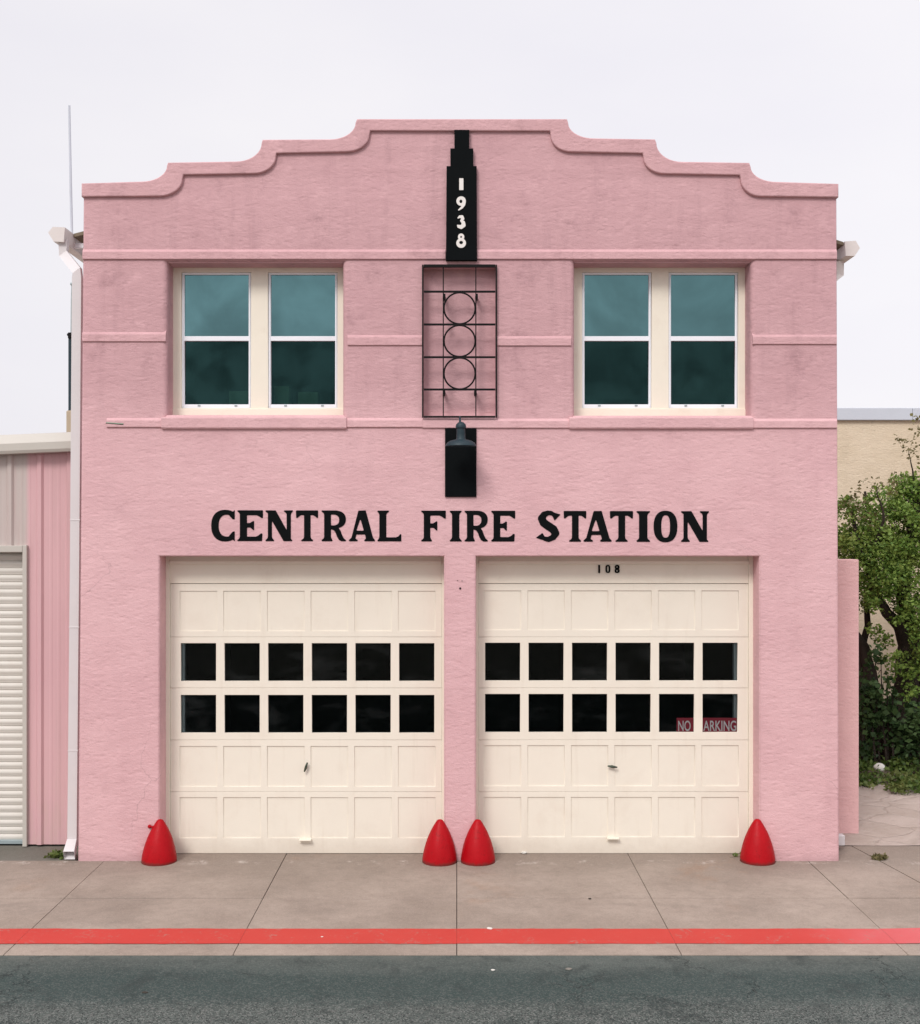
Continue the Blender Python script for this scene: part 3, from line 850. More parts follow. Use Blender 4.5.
sq = [(fx(844.4, Yd), Yd + .2, fz(258, Yd), (1, 0)), (fx(844.4, Yd), Yd + .2, fz(271, Yd), (.95, -.3)), (XR + .06, Yd + .02, fz(288, Yd), (.95, -.3)), (XR + .055, Yd, fz(300, Yd), (1, 0)), (XR + .055, Yd, .35, (1, 0))]
sq_tube(bm, sq, .05, .036)
ds2 = build('downspout', bm, M['gutter'], FS)
bm = BM()
box(bm, XR + .01, fx(843.4, .5), .44, .54, .05, .17, .01); build('downspout_boot', bm, M['spout'], ds2)

# ================================================================== WALL-HUNG THINGS
TR = empty('wall_trellis', (0, 0, 0), 'black iron wall trellis with three stacked rings above the lamp', 'trellis')
TR.location = (fx(459.5), 0, fz(417))
Yt = -.030
a, b, t, m_ = fx(422.9), fx(496.2), fz(266.4), fz(417)
bm = BM()
for x in (a, b): box(bm, x - .0085, x + .0085, Yt - .011, Yt + .011, m_ - .011, t + .011)
box(bm, a + .0112, b - .0112, Yt - .02, Yt + .011, t - .018, t + .0112)
box(bm, a + .0112, b - .0112, Yt - .011, Yt + .011, m_ - .011, m_ + .009)
build('frame', bm, M['iron'], TR)
for px in (443.3, 475.8):
    bm = BM(); box(bm, fx(px) - .006, fx(px) + .006, Yt - .006, Yt + .006, m_ + .0092, t - .0182); build('upright', bm, M['iron'], TR)
for py in (292.5, 325.2, 357.8, 390):
    bm = BM(); box(bm, a + .0114, b - .0114, Yt - .020, Yt - .0062, fz(py) - .011, fz(py) + .011); build('crossbar', bm, M['iron'], TR)
for py in (309, 341.6, 374):
    bm = BM(); n = 48; c = (fx(459.6), Yt - .012, fz(py)); r = 15.6 * S
    ring = [(c[0] + r * math.cos(2 * math.pi * k / n), c[1], c[2] + r * math.sin(2 * math.pi * k / n)) for k in range(n + 1)]
    tube(bm, ring, .0095, 8, caps=False)
    build('ring', bm, M['iron'], TR, smooth=60)
for px, py in ((444.2, 296.5), (476.6, 296.5), (444, 392.5), (475.4, 392.5)):
    bm = BM(); box(bm, fx(px) - .014, fx(px) + .014, Yt - .018, .135, fz(py + 2), fz(py - 2), .003); build('bracket', bm, M['iron'], TR)

Yl = -.34
LC = (fx(460.9, Yl), Yl, 0)
LP = empty('wall_lamp', (LC[0], 0, fz(424)), 'dark barn-style wall lamp with flared shade hanging in front of black panel', 'lamp')
zz = lambda py: fz(py, Yl)
bm = BM()
k = S * (D + Yl) / D
prof = [(.0, zz(444.2)), (14.6 * k, zz(446.1)), (15.6 * k, zz(446.2)), (15.3 * k, zz(445)), (13.8 * k, zz(442.8)), (11 * k, zz(441)), (8 * k, zz(440.1)), (5.2 * k, zz(439.6)), (4.6 * k, zz(438.6)), (4.4 * k, zz(434)), (4.3 * k, zz(428.6)), (5.2 * k, zz(428)), (5.3 * k, zz(426)), (4.6 * k, zz(424.2)), (3.0 * k, zz(422.6)), (1.0 * k, zz(421.8)), (0, zz(421.6))]
lathe(bm, prof, LC, 48)
build('shade', bm, M['lamp'], LP, smooth=45)
bm = BM()
arm = [(fx(459.6), .03, fz(423))]
for q in range(9):
    t = math.pi * (1 - q / 8)
    arm.append((LC[0] - .004, Yl / 2 - .002 + math.cos(t) * -Yl / 2 * -1 * -1, zz(418.6) + math.sin(t) * .055))
arm = [(LC[0] - .012, .02, fz(421))] + [(LC[0] - .010, Yl * (q / 8) + (0 if q else .0), zz(420) + math.sin(math.pi * q / 8) * .05) for q in range(0, 9)] + [(LC[0] - .006, Yl, zz(423))]
tube(bm, arm, .011, 10)
build('gooseneck', bm, M['lamp'], LP, smooth=60)

# ================================================================== BOLLARDS
def bollard_mesh():
    bm = BM(); H, r = .474, .189
    pr = [(0, 1.0), (.015, 1.02), (.10, 1.005), (.22, .96), (.33, .90), (.44, .825), (.55, .735), (.65, .635), (.74, .53), (.82, .425), (.89, .325), (.94, .245), (.975, .185), (.992, .13), (1.0, .06), (1.001, 0)]
    rings = [(r * w, H * h) for h, w in pr]
    lathe(bm, rings, (0, 0, 0), 56)
    return bm
BOL = [(155.8, 'red iron bollard at the far left door jamb, a small knob on its side'), (439.4, 'left one of the two red iron bollards at the middle pillar'),
       (478.2, 'right one of the two red iron bollards at the middle pillar'), (761.2, 'red iron bollard at the outer jamb of the right garage door')]
first = None
for i, (px, lab) in enumerate(BOL):
    Yb = -.02 if 0 < i < 3 else -.0
    x = fx(px, -.16)
    if first is None:
        first = build('bollard', bollard_mesh(), M['red'], smooth=50); o = first
    else:
        o = first.copy(); col.objects.link(o)
    o.location = (x, -.02 + (.012 if i == 3 else 0), -.006)
    o.rotation_euler = (R([0, .6, -.4, .3][i]), R([1.6, -.4, .5, -.3][i]), R([10, 80, 200, 300][i]))
    tag(o, lab, 'bollard', 'red bollards guarding the garage doors')
bm = BM()
tube(bm, [(-.06, 0, .385), (-.112, 0, .39)], .013, 8); bmesh.ops.create_icosphere(bm, subdivisions=2, radius=.022, matrix=Matrix.Translation((-.116, 0, .391)))
kn = build('knob', bm, M['red'], smooth=50); kn.parent = first; kn.rotation_euler = (0, 0, R(-10))

# NO PARKING sign behind the right door's glass
Ys = .334
SG = empty('parking_sign', (fx(709, Ys), Ys, fz(734, Ys)), 'small maroon sign reading NO PARKING behind the garage door glass', 'sign')
bm = BM(); box(bm, fx(676.6, Ys), fx(742, Ys), Ys, Ys + .006, fz(735, Ys), fz(717.8, Ys), .001); build('board', bm, M['sign_red'], SG)
def text_mesh(s, width, height):
    cu = bpy.data.curves.new('lettering', 'FONT'); cu.body = s; cu.extrude = .0; cu.offset = .012
    ob = bpy.data.objects.new('lettering', cu); col.objects.link(ob)
    dg = bpy.context.evaluated_depsgraph_get(); me = bpy.data.meshes.new_from_object(ob.evaluated_get(dg))
    bpy.data.objects.remove(ob); bpy.data.curves.remove(cu)
    xs = [v.co.x for v in me.vertices]; ys = [v.co.y for v in me.vertices]
    for v in me.vertices:
        v.co = ((v.co.x - min(xs)) / (max(xs) - min(xs)) * width, 0, (v.co.y - min(ys)) / (max(ys) - min(ys)) * height)
    me.materials.clear()
    return me
for word, a, b in (('NO', 678.2, 690.6), ('P', 696.4, 701.0), ('ARKING', 703.2, 736.2)):
    me = text_mesh(word, fx(b, Ys) - fx(a, Ys), fz(720.6, Ys) - fz(731.0, Ys))
    me.transform(Matrix.Translation((fx(a, Ys), Ys - .001, fz(731.0, Ys))))
    link_mesh('lettering', me, M['sign_text'], SG)

# cardboard boxes on the floor inside the left window
for px0, px1, py, lab in ((229, 248, 391, 'small pale carton standing low behind the left pane of the left window'), (274, 289, 386, 'taller pale carton behind the right lower pane of the left window'), (298, 318, 392, 'wide low carton behind the right lower pane of the left window')):
    Yc = .44
    bm = BM(); x0, x1 = fx(px0, Yc), fx(px1, Yc); zb, zt = fz(412, Yc), fz(py, Yc)
    box(bm, x0, x1, Yc, Yc + .2, zb, zt, .004)
    box(bm, (x0 + x1) / 2 - .02, (x0 + x1) / 2 + .02, Yc - .001, Yc + .05, zb + .01, zt + .001)
    tag(build('carton', bm, M['card'], origin=((x0 + x1) / 2, Yc + .1, zb)), lab, 'carton', 'cartons behind the left window')
bm = BM(); box(bm, WIN[0][0], WIN[0][1], .425, .9, fz(414, .5) - .05, fz(412, .5) - .001); build('inner_shelf', bm, M['dark_floor'], FS)

# ================================================================== GROUND
def sheet(name, x0, x1, y0, y1, z, material, nx=1, ny=1):
    bm = BM()
    g = [[bm.verts.new((x0 + (x1 - x0) * i / nx, y0 + (y1 - y0) * j / ny, z)) for j in range(ny + 1)] for i in range(nx + 1)]
    for i in range(nx):
        for j in range(ny): bm.faces.new((g[i][j], g[i + 1][j], g[i + 1][j + 1], g[i][j + 1]))
    return tag(build(name, bm, material), kind='structure')
sheet('ground', -400, 400, -400, 400, -.18, M['soil'])
YK = -2.885
sheet('road', -120, 120, -13.5, YK + .02, -.010, M['asphalt'])
sheet('far_sidewalk', -120, 120, -30, -13.5, .02, M['walk'])
# sidewalk slabs with open joints
bm = BM()
XJ = [-60, -13.7, -11.75, -9.8, -7.85, -5.88, -3.92, -1.937, -.002, 1.94, 3.90, 5.95, 7.9, 9.9, 11.9, 60]
YJ = [YK, -2.225 + .0, -1.318, .44]
YJ = [YK, -1.318, .44]
for xa, xb in zip(XJ, XJ[1:]):
    for k, (ya, yb) in enumerate(zip(YJ, YJ[1:])):
        if xa > 3.85 and k == 1: continue
        if xa < -4.2 and k == 1: yb_ = .02
        else: yb_ = yb
        g = .0032
        j = rng.uniform(-.0015, .0015)
        box(bm, xa + g, xb - g, ya + (.006 if k else 0), yb_ - (.006 if k == 0 else .002), -.15, j, .004, 2)
# slabs right of the building: the joint there runs at an angle
def slab(pts, z=0.0):
    a = [bm.verts.new((x, y, z)) for x, y in pts]; b = [bm.verts.new((x, y, -.15)) for x, y in pts]
    n = len(a)
    for k in range(n): bm.faces.new((b[k], b[(k + 1) % n], a[(k + 1) % n], a[k]))
    bm.faces.new(a); bm.faces.new(b[::-1])
slab([(3.905, -1.313), (4.90, -1.313), (4.59, .62), (4.29, .62), (4.29, .43), (3.905, .43)])
slab([(4.914, -1.313), (8.0, -1.313), (8.0, .62), (4.604, .62)], .001)
slab([(8.01, -1.313), (60, -1.313), (60, .62), (8.01, .62)])
bmesh.ops.recalc_face_normals(bm, faces=bm.faces)
tag(build('sidewalk', bm, M['walk']), kind='structure')
sheet('sidewalk_bed', -120, 120, YK + .021, 1.2, -.014, M['joint'])
# painted red line, one sheet a slab, with wobbling edges
bm = BM()
for xa, xb in zip(XJ, XJ[1:]):
    if xb < -14 or xa > 12: continue
    n = max(8, int((xb - xa) / .05)); prev = None
    for i in range(n + 1):
        x = xa + .001 + (xb - xa - .002) * i / n
        w0 = .012 * mnoise.noise((x * 1.7, 0, 0)) + .010 * mnoise.noise((x * 9, 3, 0)); w1 = .012 * mnoise.noise((x * 1.4, 7, 0)) + .010 * mnoise.noise((x * 8, 9, 0))
        lift = .10 * max(0, x - 3.6) ** 1.5 * .35
        p = (bm.verts.new((x, -2.628 + w0 + lift, .0045)), bm.verts.new((x, -2.236 + w1 + lift * 1.2, .0045)))
        if prev: bm.faces.new((prev[0], p[0], p[1], prev[1]))
        prev = p
tag(build('painted_line', bm, M['line']), kind='structure')
# apron in front of the shed and flagstones beyond the right corner
bm = BM(); box(bm, -30, -4.25, .024, .66, -.16, -.004, .006); tag(build('shed_apron', bm, M['old_walk']), kind='structure')
bm = BM()
n = 26
def path_z(x, y): return .004 + .012 * mnoise.noise((x * 1.1, y * 1.1, 2)) + .02 * max(0, y - .7) / 4
rows = []
for i in range(n + 1):
    x = 4.26 + (12 - 4.26) * i / n
    rows.append([bm.verts.new((x, .625 + (3.9 + .3 * mnoise.noise((x * .8, 0, 5)) - .12 * (x - 5.5) - .625) * j / n, path_z(x, .625 + 3.2 * j / n))) for j in range(n + 1)])
for i in range(n):
    for j in range(n): bm.faces.new((rows[i][j], rows[i + 1][j], rows[i + 1][j + 1], rows[i][j + 1]))
tag(build('flagstone_path', bm, M['flag'], smooth=60), kind='structure')
sheet('planting_bed', 4.26, 16, 3.2, 8.7, -.01, M['soil'], 8, 6)

# ================================================================== SHED ON THE LEFT
Yh = .62
X = lambda p: fx(p, Yh); Z = lambda p: fz(p, Yh)
SH = empty('metal_shed', (X(-60), Yh, 0), 'low ribbed metal shed, pink and greyish, with a roller door, left of the station', 'shed')
xr, zt = X(77.3), Z(452)
dl, dr, dt = -8.4, X(24), Z(552)
# ribbed sheet wall as one folded profile, broken round the door
ribs = [p for p in (58.5 - 29.6 * q for q in range(0, 14))]
ribs = [X(p) for p in (69.5, 40, 10.3)]
while ribs[-1] > -10.5: ribs.append(ribs[-1] - .345)
def prof_pts(xa, xb):
    pts = [(xb, 0.0)]
    for rx in ribs:
        for dx, dy in ((.045, 0), (.022, -.026), (-.022, -.026), (-.045, 0)):
            pts.append((rx + dx, dy))
        for c in (.125, .215):
            for dx, dy in ((.022, 0), (.010, -.003), (-.010, -.003), (-.022, 0)): pts.append((rx - c + dx, dy))
    pts = sorted(p for p in pts if xa < p[0] < xb)
    def yat(x):
        return 0.0
    return [(xa, 0.0)] + pts + [(xb, 0.0)]
bm = BM()
def strip(xa, xb, z0, z1):
    p = prof_pts(xa, xb)
    lo = [bm.verts.new((x, Yh + y, z0)) for x, y in p]; hi = [bm.verts.new((x, Yh + y, z1)) for x, y in p]
    for k in range(len(p) - 1): bm.faces.new((lo[k], lo[k + 1], hi[k + 1], hi[k]))
strip(dr + .003, xr, .02, zt + .03); strip(dl, dr + .003, dt + .003, zt + .03); strip(-10.6, dl, .02, zt + .03)
o = build('wall', bm, M['ribbed'], SH)
bm = BM()
box(bm, xr - .03, xr, Yh + .01, 9, 0, zt); box(bm, -10.6, -10.57, Yh + .01, 9, 0, zt); box(bm, -10.569, xr - .031, 8.97, 9, 0, zt)
build('side_wall', bm, M['ribbed'], SH)
bm = BM()
va = [bm.verts.new(p) for p in ((-10.7, Yh - .05, zt + .10), (xr + .02, Yh - .05, zt + .10), (xr + .02, 9.05, zt + .02), (-10.7, 9.05, zt + .02))]
vb = [bm.verts.new((v.co.x, v.co.y, v.co.z + .03)) for v in va]
for q in range(4): bm.faces.new((va[q], va[(q + 1) % 4], vb[(q + 1) % 4], vb[q]))
bm.faces.new(va[::-1]); bm.faces.new(vb)
build('roof', bm, M['fascia'], SH)
# eave trim, rising a little to the right
bm = BM()
def eave_prof(dz): return [(Yh - .04, Z(451) + dz - .012), (Yh - .15, Z(451.5) + dz - .004), (Yh - .165, Z(449) + dz), (Yh - .165, Z(442) + dz), (Yh - .15, Z(440.6) + dz), (Yh - .10, Z(433) + dz), (Yh - .04, Z(432) + dz)]
a = [bm.verts.new((-10.75, y, z)) for y, z in eave_prof(-.26)]; b = [bm.verts.new((xr + .03, y, z)) for y, z in eave_prof(.0)]
n = len(a)
for q in range(n): bm.faces.new((a[q], a[(q + 1) % n], b[(q + 1) % n], b[q]))
bm.faces.new(a[::-1]); bm.faces.new(b)
build('eave_gutter', bm, M['fascia'], SH)
# roller door
bm = BM()
box(bm, dr - .001, X(28.2), Yh - .05, Yh + .07, .005, Z(545.2), .004)
box(bm, dl, dr - .0012, Yh - .055, Yh + .07, dt, Z(545.6), .004)
box(bm, dl - .06, dl - .001, Yh - .05, Yh + .07, .005, Z(545.2), .004)
build('door_frame', bm, M['fascia'], SH)
bm = BM()
pr = [(Yh + .16, .035)]; z = .035; pitch = .0845
while z < dt + .1:
    for q in range(7):
        t = q / 6
        pr.append((Yh + .105 + .009 * math.cos(2 * math.pi * t) * .5 + (.010 if q == 6 else 0), z + pitch * t * .93))
    z += pitch
pr.append((Yh + .16, z))
a = [bm.verts.new((dl + .002, y, zz_)) for y, zz_ in pr]; b = [bm.verts.new((dr - .002, y, zz_)) for y, zz_ in pr]
for q in range(len(pr) - 1): bm.faces.new((a[q], b[q], b[q + 1], a[q + 1]))
rd = build('roller_door', bm, M['slat'], SH)
bm = BM(); box(bm, dl + .003, dr - .003, Yh + .07, Yh + .15, .004, .05, .004); build('bottom_bar', bm, M['track'], rd)

# antennas
Ya = .9
bm = BM()
xb_, zb_ = fx(72, Ya), fz(246, Ya)
lw = empty('whip_antenna', (xb_, Ya, zb_), 'thin white whip antenna rising from the left eave of the station', 'antenna')
tube(bm, [(xb_, Ya, zb_), (fx(70.6, Ya), Ya, fz(180, Ya)), (fx(69.2, Ya), Ya, fz(105.5, Ya))], [.017, .016, .014], 8); build('rod', bm, M['cap'], lw)
bm = BM(); box(bm, xb_ - .02, -4.1, Ya - .025, Ya + .025, zb_ - .03, zb_ + .03, .004); build('bracket', bm, M['white'], lw)
Ya = 4.0
zr = fz(432, Ya)
ma = empty('radio_mast', (fx(71.2, Ya), Ya, zr - .1), 'dark radio mast with thin tip on the roof of the low shed', 'antenna')
X = lambda p: fx(p, Ya); Z = lambda p: fz(p, Ya)
bm = BM(); tube(bm, [(X(71.3), Ya, Z(412)), (X(71.3), Ya, Z(337))], .042, 12); build('pole', bm, M['lamp'], ma, smooth=50)
bm = BM(); tube(bm, [(X(71.3), Ya, Z(346)), (X(71.6), Ya, Z(300)), (X(71.8), Ya, Z(284))], [.014, .012, .008], 8); bmesh.ops.create_icosphere(bm, subdivisions=2, radius=.025, matrix=Matrix.Translation((X(71.8), Ya, Z(284)))); build('tip', bm, M['track'], ma, smooth=60)
bm = BM(); box(bm, X(69), X(74), Ya - .06, Ya + .06, Z(339), Z(333), .01); tube(bm, [(X(68), Ya - .03, Z(335)), (X(74), Ya - .03, Z(335))], .018, 8); build('clamp', bm, M['iron'], ma)
bm = BM(); box(bm, X(68.2), X(76), Ya - .1, Ya + .1, Z(436), Z(411), .02); build('mast_base', bm, M['card'], ma)

# ================================================================== RIGHT SIDE
Yw = 1.2
GW = fx(859, Yw)
bm = BM(); box(bm, XR + .004, GW, Yw, Yw + .26, -.15, fz(559.5, Yw), .012, 3)
tag(build('garden_wall', bm, M['pink_wall'], origin=(5.2, Yw, 0)), 'plain pink stucco garden wall joining the right side of the station', 'wall')

Yb = 8.7
BB = empty('beige_building', (9, Yb, 0), 'plain beige stucco building with pale metal parapet cap behind the tree', 'building')
bm = BM(); box(bm, 4.7, 22, Yb, Yb + 9, -.15, fz(420, Yb)); build('wall', bm, M['beige'], BB)
bm = BM()
for xa, xb in ((4.6, fx(911.5, Yb) - .004), (fx(911.5, Yb), 16), (16.004, 22.1)):
    box(bm, xa, xb, Yb - .07, Yb + 9.05, fz(420.5, Yb), fz(408, Yb), .012)
build('parapet_cap', bm, M['cap'], BB)

def leaf_mesh(name, clusters, n, size, material, parent=None, flat=.55, origin=None, droop=.2):
    """many separate small leaf faces gathered in uneven clumps"""
    r = random.Random(len(clusters) * 7 + n)
    ws = [c[3] ** 2 for c in clusters]; tot = sum(ws)
    verts, faces = [], []
    for c, w in zip(clusters, ws):
        cx, cy, cz, rad = c
        for _ in range(int(n * w / tot)):
            v = Vector((r.gauss(0, 1), r.gauss(0, 1), r.gauss(0, 1)))
            v = v.normalized() * rad * (r.random() ** .42)
            v.z *= flat
            k = mnoise.noise(((cx + v.x) * 3.1, (cy + v.y) * 3.1, (cz + v.z) * 3.1))
            if k < -.12 and r.random() < .85: continue
            p = Vector((cx, cy, cz)) + v
            d = Vector((r.gauss(0, 1), r.gauss(0, 1), r.gauss(0, .6) - droop)).normalized()
            s = d.cross(Vector((r.gauss(0, 1), r.gauss(0, 1), r.gauss(0, 1)))).normalized()
            L = size * r.uniform(.6, 1.35); W = L * r.uniform(.28, .42)
            b = len(verts)
            verts += [p, p + d * L * .45 + s * W, p + d * L, p + d * L * .45 - s * W]
            faces.append((b, b + 1, b + 2, b + 3))
    me = bpy.data.meshes.new(name); me.from_pydata([tuple(v) for v in verts], [], faces); me.update()
    return link_mesh(name, me, material, parent, origin)

Yt_ = 5.9
X = lambda p, y=Yt_: fx(p, y); Z = lambda p, y=Yt_: fz(p, y)
TREE = empty('leafy_tree', (X(893), Yt_, 0), 'multi-stemmed green tree with small leaves in front of the beige building', 'tree')
bm = BM()
def limb(pts, rads): 
    P = [Vector(p) for p in pts]; out, rr = [], []
    for k in range(len(P) - 1):
        for q in range(4):
            t = q / 4; v = P[k].lerp(P[k + 1], t)
            v += Vector((mnoise.noise(v * 2.1), mnoise.noise(v * 2.3 + Vector((5, 0, 0))), 0)) * .06
            out.append(v); rr.append(rads[k] + (rads[k + 1] - rads[k]) * t)
    out.append(P[-1]); rr.append(rads[-1]); tube(bm, out, rr, 9)
limb([(X(896), Yt_, -.1), (X(903), Yt_, Z(700)), (X(911), Yt_, Z(640)), (X(905), Yt_ + .1, Z(590)), (X(915), Yt_, Z(520)), (X(925), Yt_, Z(470))], [.30, .20, .16, .12, .08, .03])
limb([(X(908), Yt_, Z(648)), (X(896), Yt_ - .1, Z(626)), (X(880), Yt_ - .2, Z(612)), (X(870), Yt_ - .2, Z(590)), (X(860), Yt_ - .1, Z(550)), (X(852), Yt_, Z(510))], [.11, .10, .085, .07, .045, .02])
limb([(X(884), Yt_ + .2, -.1), (X(876), Yt_ + .2, Z(700)), (X(870), Yt_ + .2, Z(648)), (X(858), Yt_ + .3, Z(630)), (X(845), Yt_ + .3, Z(600))], [.20, .13, .08, .05, .02])
limb([(X(868), Yt_ + .1, -.1), (X(866), Yt_ + .3, Z(715)), (X(872), Yt_ + .4, Z(650)), (X(880), Yt_ + .4, Z(560))], [.18, .12, .06, .03])
limb([(X(905), Yt_ + .1, -.1), (X(925), Yt_ + .2, Z(680)), (X(945), Yt_ + .2, Z(600)), (X(960), Yt_ + .2, Z(500))], [.22, .16, .12, .05])
limb([(X(905), Yt_ + .1, Z(590)), (X(890), Yt_ + .5, Z(540)), (X(880), Yt_ + .7, Z(490))], [.09, .06, .02])
limb([(X(915), Yt_, Z(520)), (X(916), Yt_ + .1, Z(470)), (X(911), Yt_ + .1, Z(447))], [.03, .012, .004])
limb([(X(866), Yt_ - .2, Z(570)), (X(872), Yt_ - .5, Z(520)), (X(866), Yt_ - .5, Z(488))], [.035, .02, .008])
build('trunk', bm, M['bark'], TREE, smooth=60)
cl = []
r2 = random.Random(5)
def add(px, py, y, rad): cl.append((X(px), Yt_ + y, Z(py), rad))
for px, py, y, rad in ((850, 528, 0, .52), (862, 545, -.4, .5), (848, 556, .4, .5), (874, 533, .3, .42), (880, 560, -.3, .5), (858, 575, -.4, .36), (868, 585, .1, .34), (845, 590, .5, .4),
                       (898, 520, -.2, .5), (912, 506, 0, .5), (907, 494, .3, .36), (922, 492, .2, .46), (918, 530, -.3, .55), (895, 548, .4, .5), (930, 560, .3, .6), (905, 575, -.4, .48),
                       (868, 493, -.4, .14), (850, 505, .1, .22), (888, 505, .4, .3), (915, 600, -.3, .42), (922, 622, -.5, .36), (893, 594, .3, .26), (870, 604, .2, .22), (905, 655, -.4, .28), (890, 672, -.4, .22),
                       (950, 520, .2, .8), (975, 560, 0, .8), (960, 495, .2, .7), (945, 478, .3, .4), (985, 500, .4, .8), (960, 600, -.4, .6), (884, 580, -.6, .3), (866, 600, -.6, .24), (897, 612, -.7, .3), (909, 632, -.7, .3), (872, 575, -.7, .3), (915, 665, -.6, .3), (903, 690, -.6, .26), (876, 655, -.6, .16), (868, 628, -.3, .14), (880, 640, -.3, .14)):
    add(px, py, y, rad)
    for _ in range(3):
        a = r2.uniform(0, 6.28); q = rad * r2.uniform(.7, 1.15)
        cl.append((X(px) + math.cos(a) * q, Yt_ + y + r2.uniform(-.3, .3), Z(py) + math.sin(a) * q * .75, rad * r2.uniform(.25, .5)))
leaf_mesh('crown', cl, 56000, .058, M['leaf'], TREE, .8)
tw = []
for px, py, rad in ((858, 492, .2), (852, 500, .2), (846, 505, .2), (908, 442, .26), (904, 436, .2), (914, 452, .26), (918, 432, .22), (899, 440, .14), (872, 484, .15), (885, 488, .16), (893, 478, .12), (915, 425, .2), (862, 520, .3), (888, 522, .3)):
    tw.append((X(px), Yt_ - .2, Z(py), rad))
leaf_mesh('leaves', tw, 900, .06, M['leaf_pale'], TREE, 1.0)

SB = empty('dark_shrub', (X(876), 5.2, 0), 'dark upright leafy shrub at the foot of the tree trunks', 'shrub')
bm = BM()
cs = []
for px, top in ((864, 668), (870, 655), (875, 648), (881, 662), (887, 672), (868, 690), (893, 690)):
    x = fx(px, 5.2); zt_ = fz(top, 5.2); lean = r2.uniform(-.12, .12)
    tube(bm, [(x - lean, 5.2 + r2.uniform(-.2, .2), -.02), (x - lean * .4, 5.2, zt_ * .5), (x, 5.2, zt_)], [.02, .016, .006], 6)
    for q in range(9):
        t = .22 + .78 * q / 8
        cs.append((x - lean * (1 - t), 5.2 + r2.uniform(-.15, .15), zt_ * t, .17 * (1.15 - t * .55)))
build('stem', bm, M['bark'], SB)
leaf_mesh('foliage', cs, 1900, .10, M['leaf_dark'], SB, 1.2, droop=-.6)
SB2 = empty('low_bush', (X(925), 5.0, 0), 'low dark green bush right of the tree trunk against beige wall', 'bush')
bm = BM(); cs = []
for px, py, rad in ((912, 742, .3), (922, 735, .4), (935, 725, .5), (917, 712, .22), (950, 735, .5), (908, 750, .25)):
    cs.append((fx(px, 5.0), 5.0, fz(py, 5.0), rad)); tube(bm, [(fx(925, 5.0), 5.0, -.02), (fx(px, 5.0), 5.0, fz(py, 5.0))], [.02, .008], 6)
build('stem', bm, M['bark'], SB2); leaf_mesh('foliage', cs, 1800, .10, M['leaf_dark'], SB2, .8)
# creeping ground cover in the bed
gc = []
r3 = random.Random(9)
for _ in range(170):
    x = r3.uniform(5.2, 10.5); y0 = 3.35 - .22 * max(0, x - 6.0) + .3 * mnoise.noise((x * 1.3, 1, 0)); y = y0 + r3.random() ** 1.3 * 2.6
    gc.append((x, y, .06 + .04 * r3.random(), r3.uniform(.14, .32)))
tag(leaf_mesh('ground_cover', gc, 15000, .07, M['leaf_ground'], None, .38, droop=-.3), kind='stuff')

# white stone by the bed
bm = BM(); c = (fx(869.6, 5.0), 4.6, .11)
bmesh.ops.create_icosphere(bm, subdivisions=3, radius=.085, matrix=Matrix.Translation(c))
for v in bm.verts:
    v.co.z = c[2] + (v.co.z - c[2]) * .8; v.co += (v.co - Vector(c)) * .22 * mnoise.noise(v.co * 9)
tag(build('stone', bm, M['stone'], origin=(c[0], c[1], .02), smooth=60), 'round whitish stone lying in the ground cover below the tree', 'stone')

# weeds, grit and litter
def weed(px, py, rad, n, lab, dead=False):
    k = (GY - VY) / (py - VY); Y = D * (k - 1); x = fx(px, Y)
    o = leaf_mesh('weed_tuft', [(x, Y, .02, rad), (x + rad * .8, Y + .02, .015, rad * .7), (x - rad * .9, Y, .012, rad * .5)], n, .05, M['leaf_pale' if dead else 'leaf_ground'], None, .35, origin=(x, Y, 0), droop=-.2)
    tag(o, lab, 'weed')
weed(879.5, 859.5, .05, 170, 'dry weed tuft in the pavement joint right of the station', True)
weed(738, 857.5, .06, 70, 'little heap of leaves beside the rightmost red bollard')
weed(58, 857, .10, 160, 'small green weed growing by the downspout outlet')
LIT = [(524, 853.2, 'pale crumpled scrap at the foot of the right garage door', .03), (490, 929, 'white paper scrap lying on the red line', .02), (493, 970.5, 'bright litter scrap on the asphalt near kerb', .013), (569, 969.5, 'grey pebble on the asphalt near kerb', .018), (322, 937, 'white chip lying on the red line', .009), (590, 899, 'dark pebble on the sidewalk joint', .012), (145, 993, 'small dark pebble at the left of the asphalt', .016)]
for px, py, lab, sz in LIT:
    road = py > 955
    zg = -.010 if road else .005
    k = (EYE - zg) / ((py - VY) * S); Y = D * (k - 1); x = fx(px, Y)
    bm = BM(); bmesh.ops.create_icosphere(bm, subdivisions=2, radius=sz, matrix=Matrix.Translation((x, Y, zg + sz * .3)) @ Matrix.Diagonal((1.5, 1, .45, 1)))
    for v in bm.verts: v.co += Vector((mnoise.noise(v.co * 31), mnoise.noise(v.co * 29 + Vector((3, 0, 0))), 0)) * sz * .8
    dark = 'dark' in lab
    tag(build('pebble' if 'pebble' in lab else 'litter', bm, M['joint'] if dark else (M['old_walk'] if 'pebble' in lab else M['stone']), origin=(x, Y, zg)), lab, 'pebble' if 'pebble' in lab else 'litter')

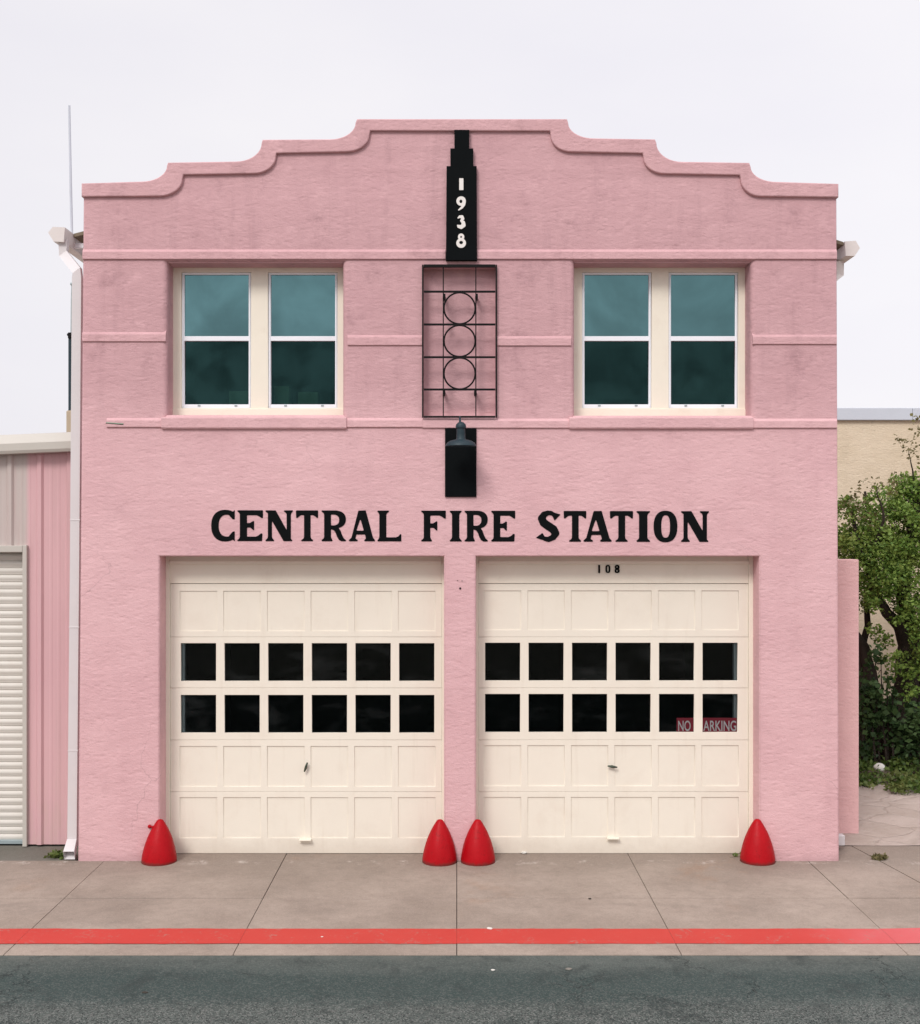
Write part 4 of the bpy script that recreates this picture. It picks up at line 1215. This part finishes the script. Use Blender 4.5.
# ================================================================== LIGHT, SKY, CAMERA
SUN_EL, SUN_AZ = 43.0, 205.0     # azimuth clockwise from +y: the sun stands behind the photographer
w = bpy.data.worlds.new('World'); scene.world = w; w.use_nodes = True
nt = w.node_tree; nt.nodes.clear()
N = nt.nodes.new; L = nt.links.new
out = N('ShaderNodeOutputWorld'); bg = N('ShaderNodeBackground'); bg.inputs[1].default_value = .1
sky = N('ShaderNodeTexSky'); sky.sky_type = 'NISHITA'; sky.sun_disc = False
sky.sun_elevation = R(SUN_EL); sky.sun_rotation = R(SUN_AZ); sky.dust_density = 3
tc = N('ShaderNodeTexCoord'); sep = N('ShaderNodeSeparateXYZ'); L(tc.outputs['Generated'], sep.inputs[0])
mr = N('ShaderNodeMapRange'); L(sep.outputs[2], mr.inputs[0])
for i, v in enumerate((.42, .95, 1.0, 1.95)): mr.inputs[1 + i].default_value = v
nz = N('ShaderNodeTexNoise'); nz.inputs['Scale'].default_value = 1.6; nz.inputs['Detail'].default_value = 6; nz.inputs['Roughness'].default_value = .5
mp = N('ShaderNodeMapping'); mp.inputs['Scale'].default_value = (1, 1, 2.6); L(tc.outputs['Generated'], mp.inputs[0]); L(mp.outputs[0], nz.inputs['Vector'])
cr = N('ShaderNodeMix'); cr.data_type = 'RGBA'
m2 = N('ShaderNodeMapRange'); L(nz.outputs['Fac'], m2.inputs[0]); m2.inputs[1].default_value = .3; m2.inputs[2].default_value = .7
L(m2.outputs[0], cr.inputs[0]); cr.inputs[6].default_value = (6.35, 6.2, 6.75, 1); cr.inputs[7].default_value = (7.2, 7.0, 7.2, 1)
side = N('ShaderNodeMath'); side.operation = 'MULTIPLY_ADD'; L(sep.outputs[0], side.inputs[0]); side.inputs[1].default_value = .07
L(mr.outputs[0], side.inputs[2])
mul = N('ShaderNodeVectorMath'); mul.operation = 'SCALE'; L(cr.outputs[2], mul.inputs[0]); L(side.outputs[0], mul.inputs[3])
mx = N('ShaderNodeMix'); mx.data_type = 'RGBA'; mx.inputs[0].default_value = .94
L(sky.outputs[0], mx.inputs[6]); L(mul.outputs[0], mx.inputs[7]); L(mx.outputs[2], bg.inputs[0]); L(bg.outputs[0], out.inputs[0])

sd = bpy.data.lights.new('sun', 'SUN'); sd.energy = 1.5; sd.angle = R(18); sd.color = (1, .97, .93)
so = bpy.data.objects.new('sun', sd); col.objects.link(so)
az, el = R(SUN_AZ), R(SUN_EL)
d = Vector((math.sin(az) * math.cos(el), math.cos(az) * math.cos(el), math.sin(el)))
so.rotation_euler = (-d).to_track_quat('-Z', 'Y').to_euler(); so.location = d * 40

cd = bpy.data.cameras.new('camera'); cam = bpy.data.objects.new('camera', cd); col.objects.link(cam)
cam.location = (0, -D, EYE); cam.rotation_euler = (R(90), 0, 0)
cd.sensor_width = 36; cd.sensor_fit = 'AUTO'
cd.lens = (D / S) / 1024 * 36
cd.shift_x = 3 / 1024; cd.shift_y = (VY - 512) / 1024
cd.clip_start = .1; cd.clip_end = 2000
scene.camera = cam
scene.view_settings.view_transform = 'Standard'; scene.view_settings.look = 'None'
scene.view_settings.gamma = 1; scene.view_settings.exposure = .43; scene.view_settings.use_curve_mapping = False
scene.cycles.use_denoising = True
scene.cycles.max_bounces = 8; scene.cycles.transparent_max_bounces = 8
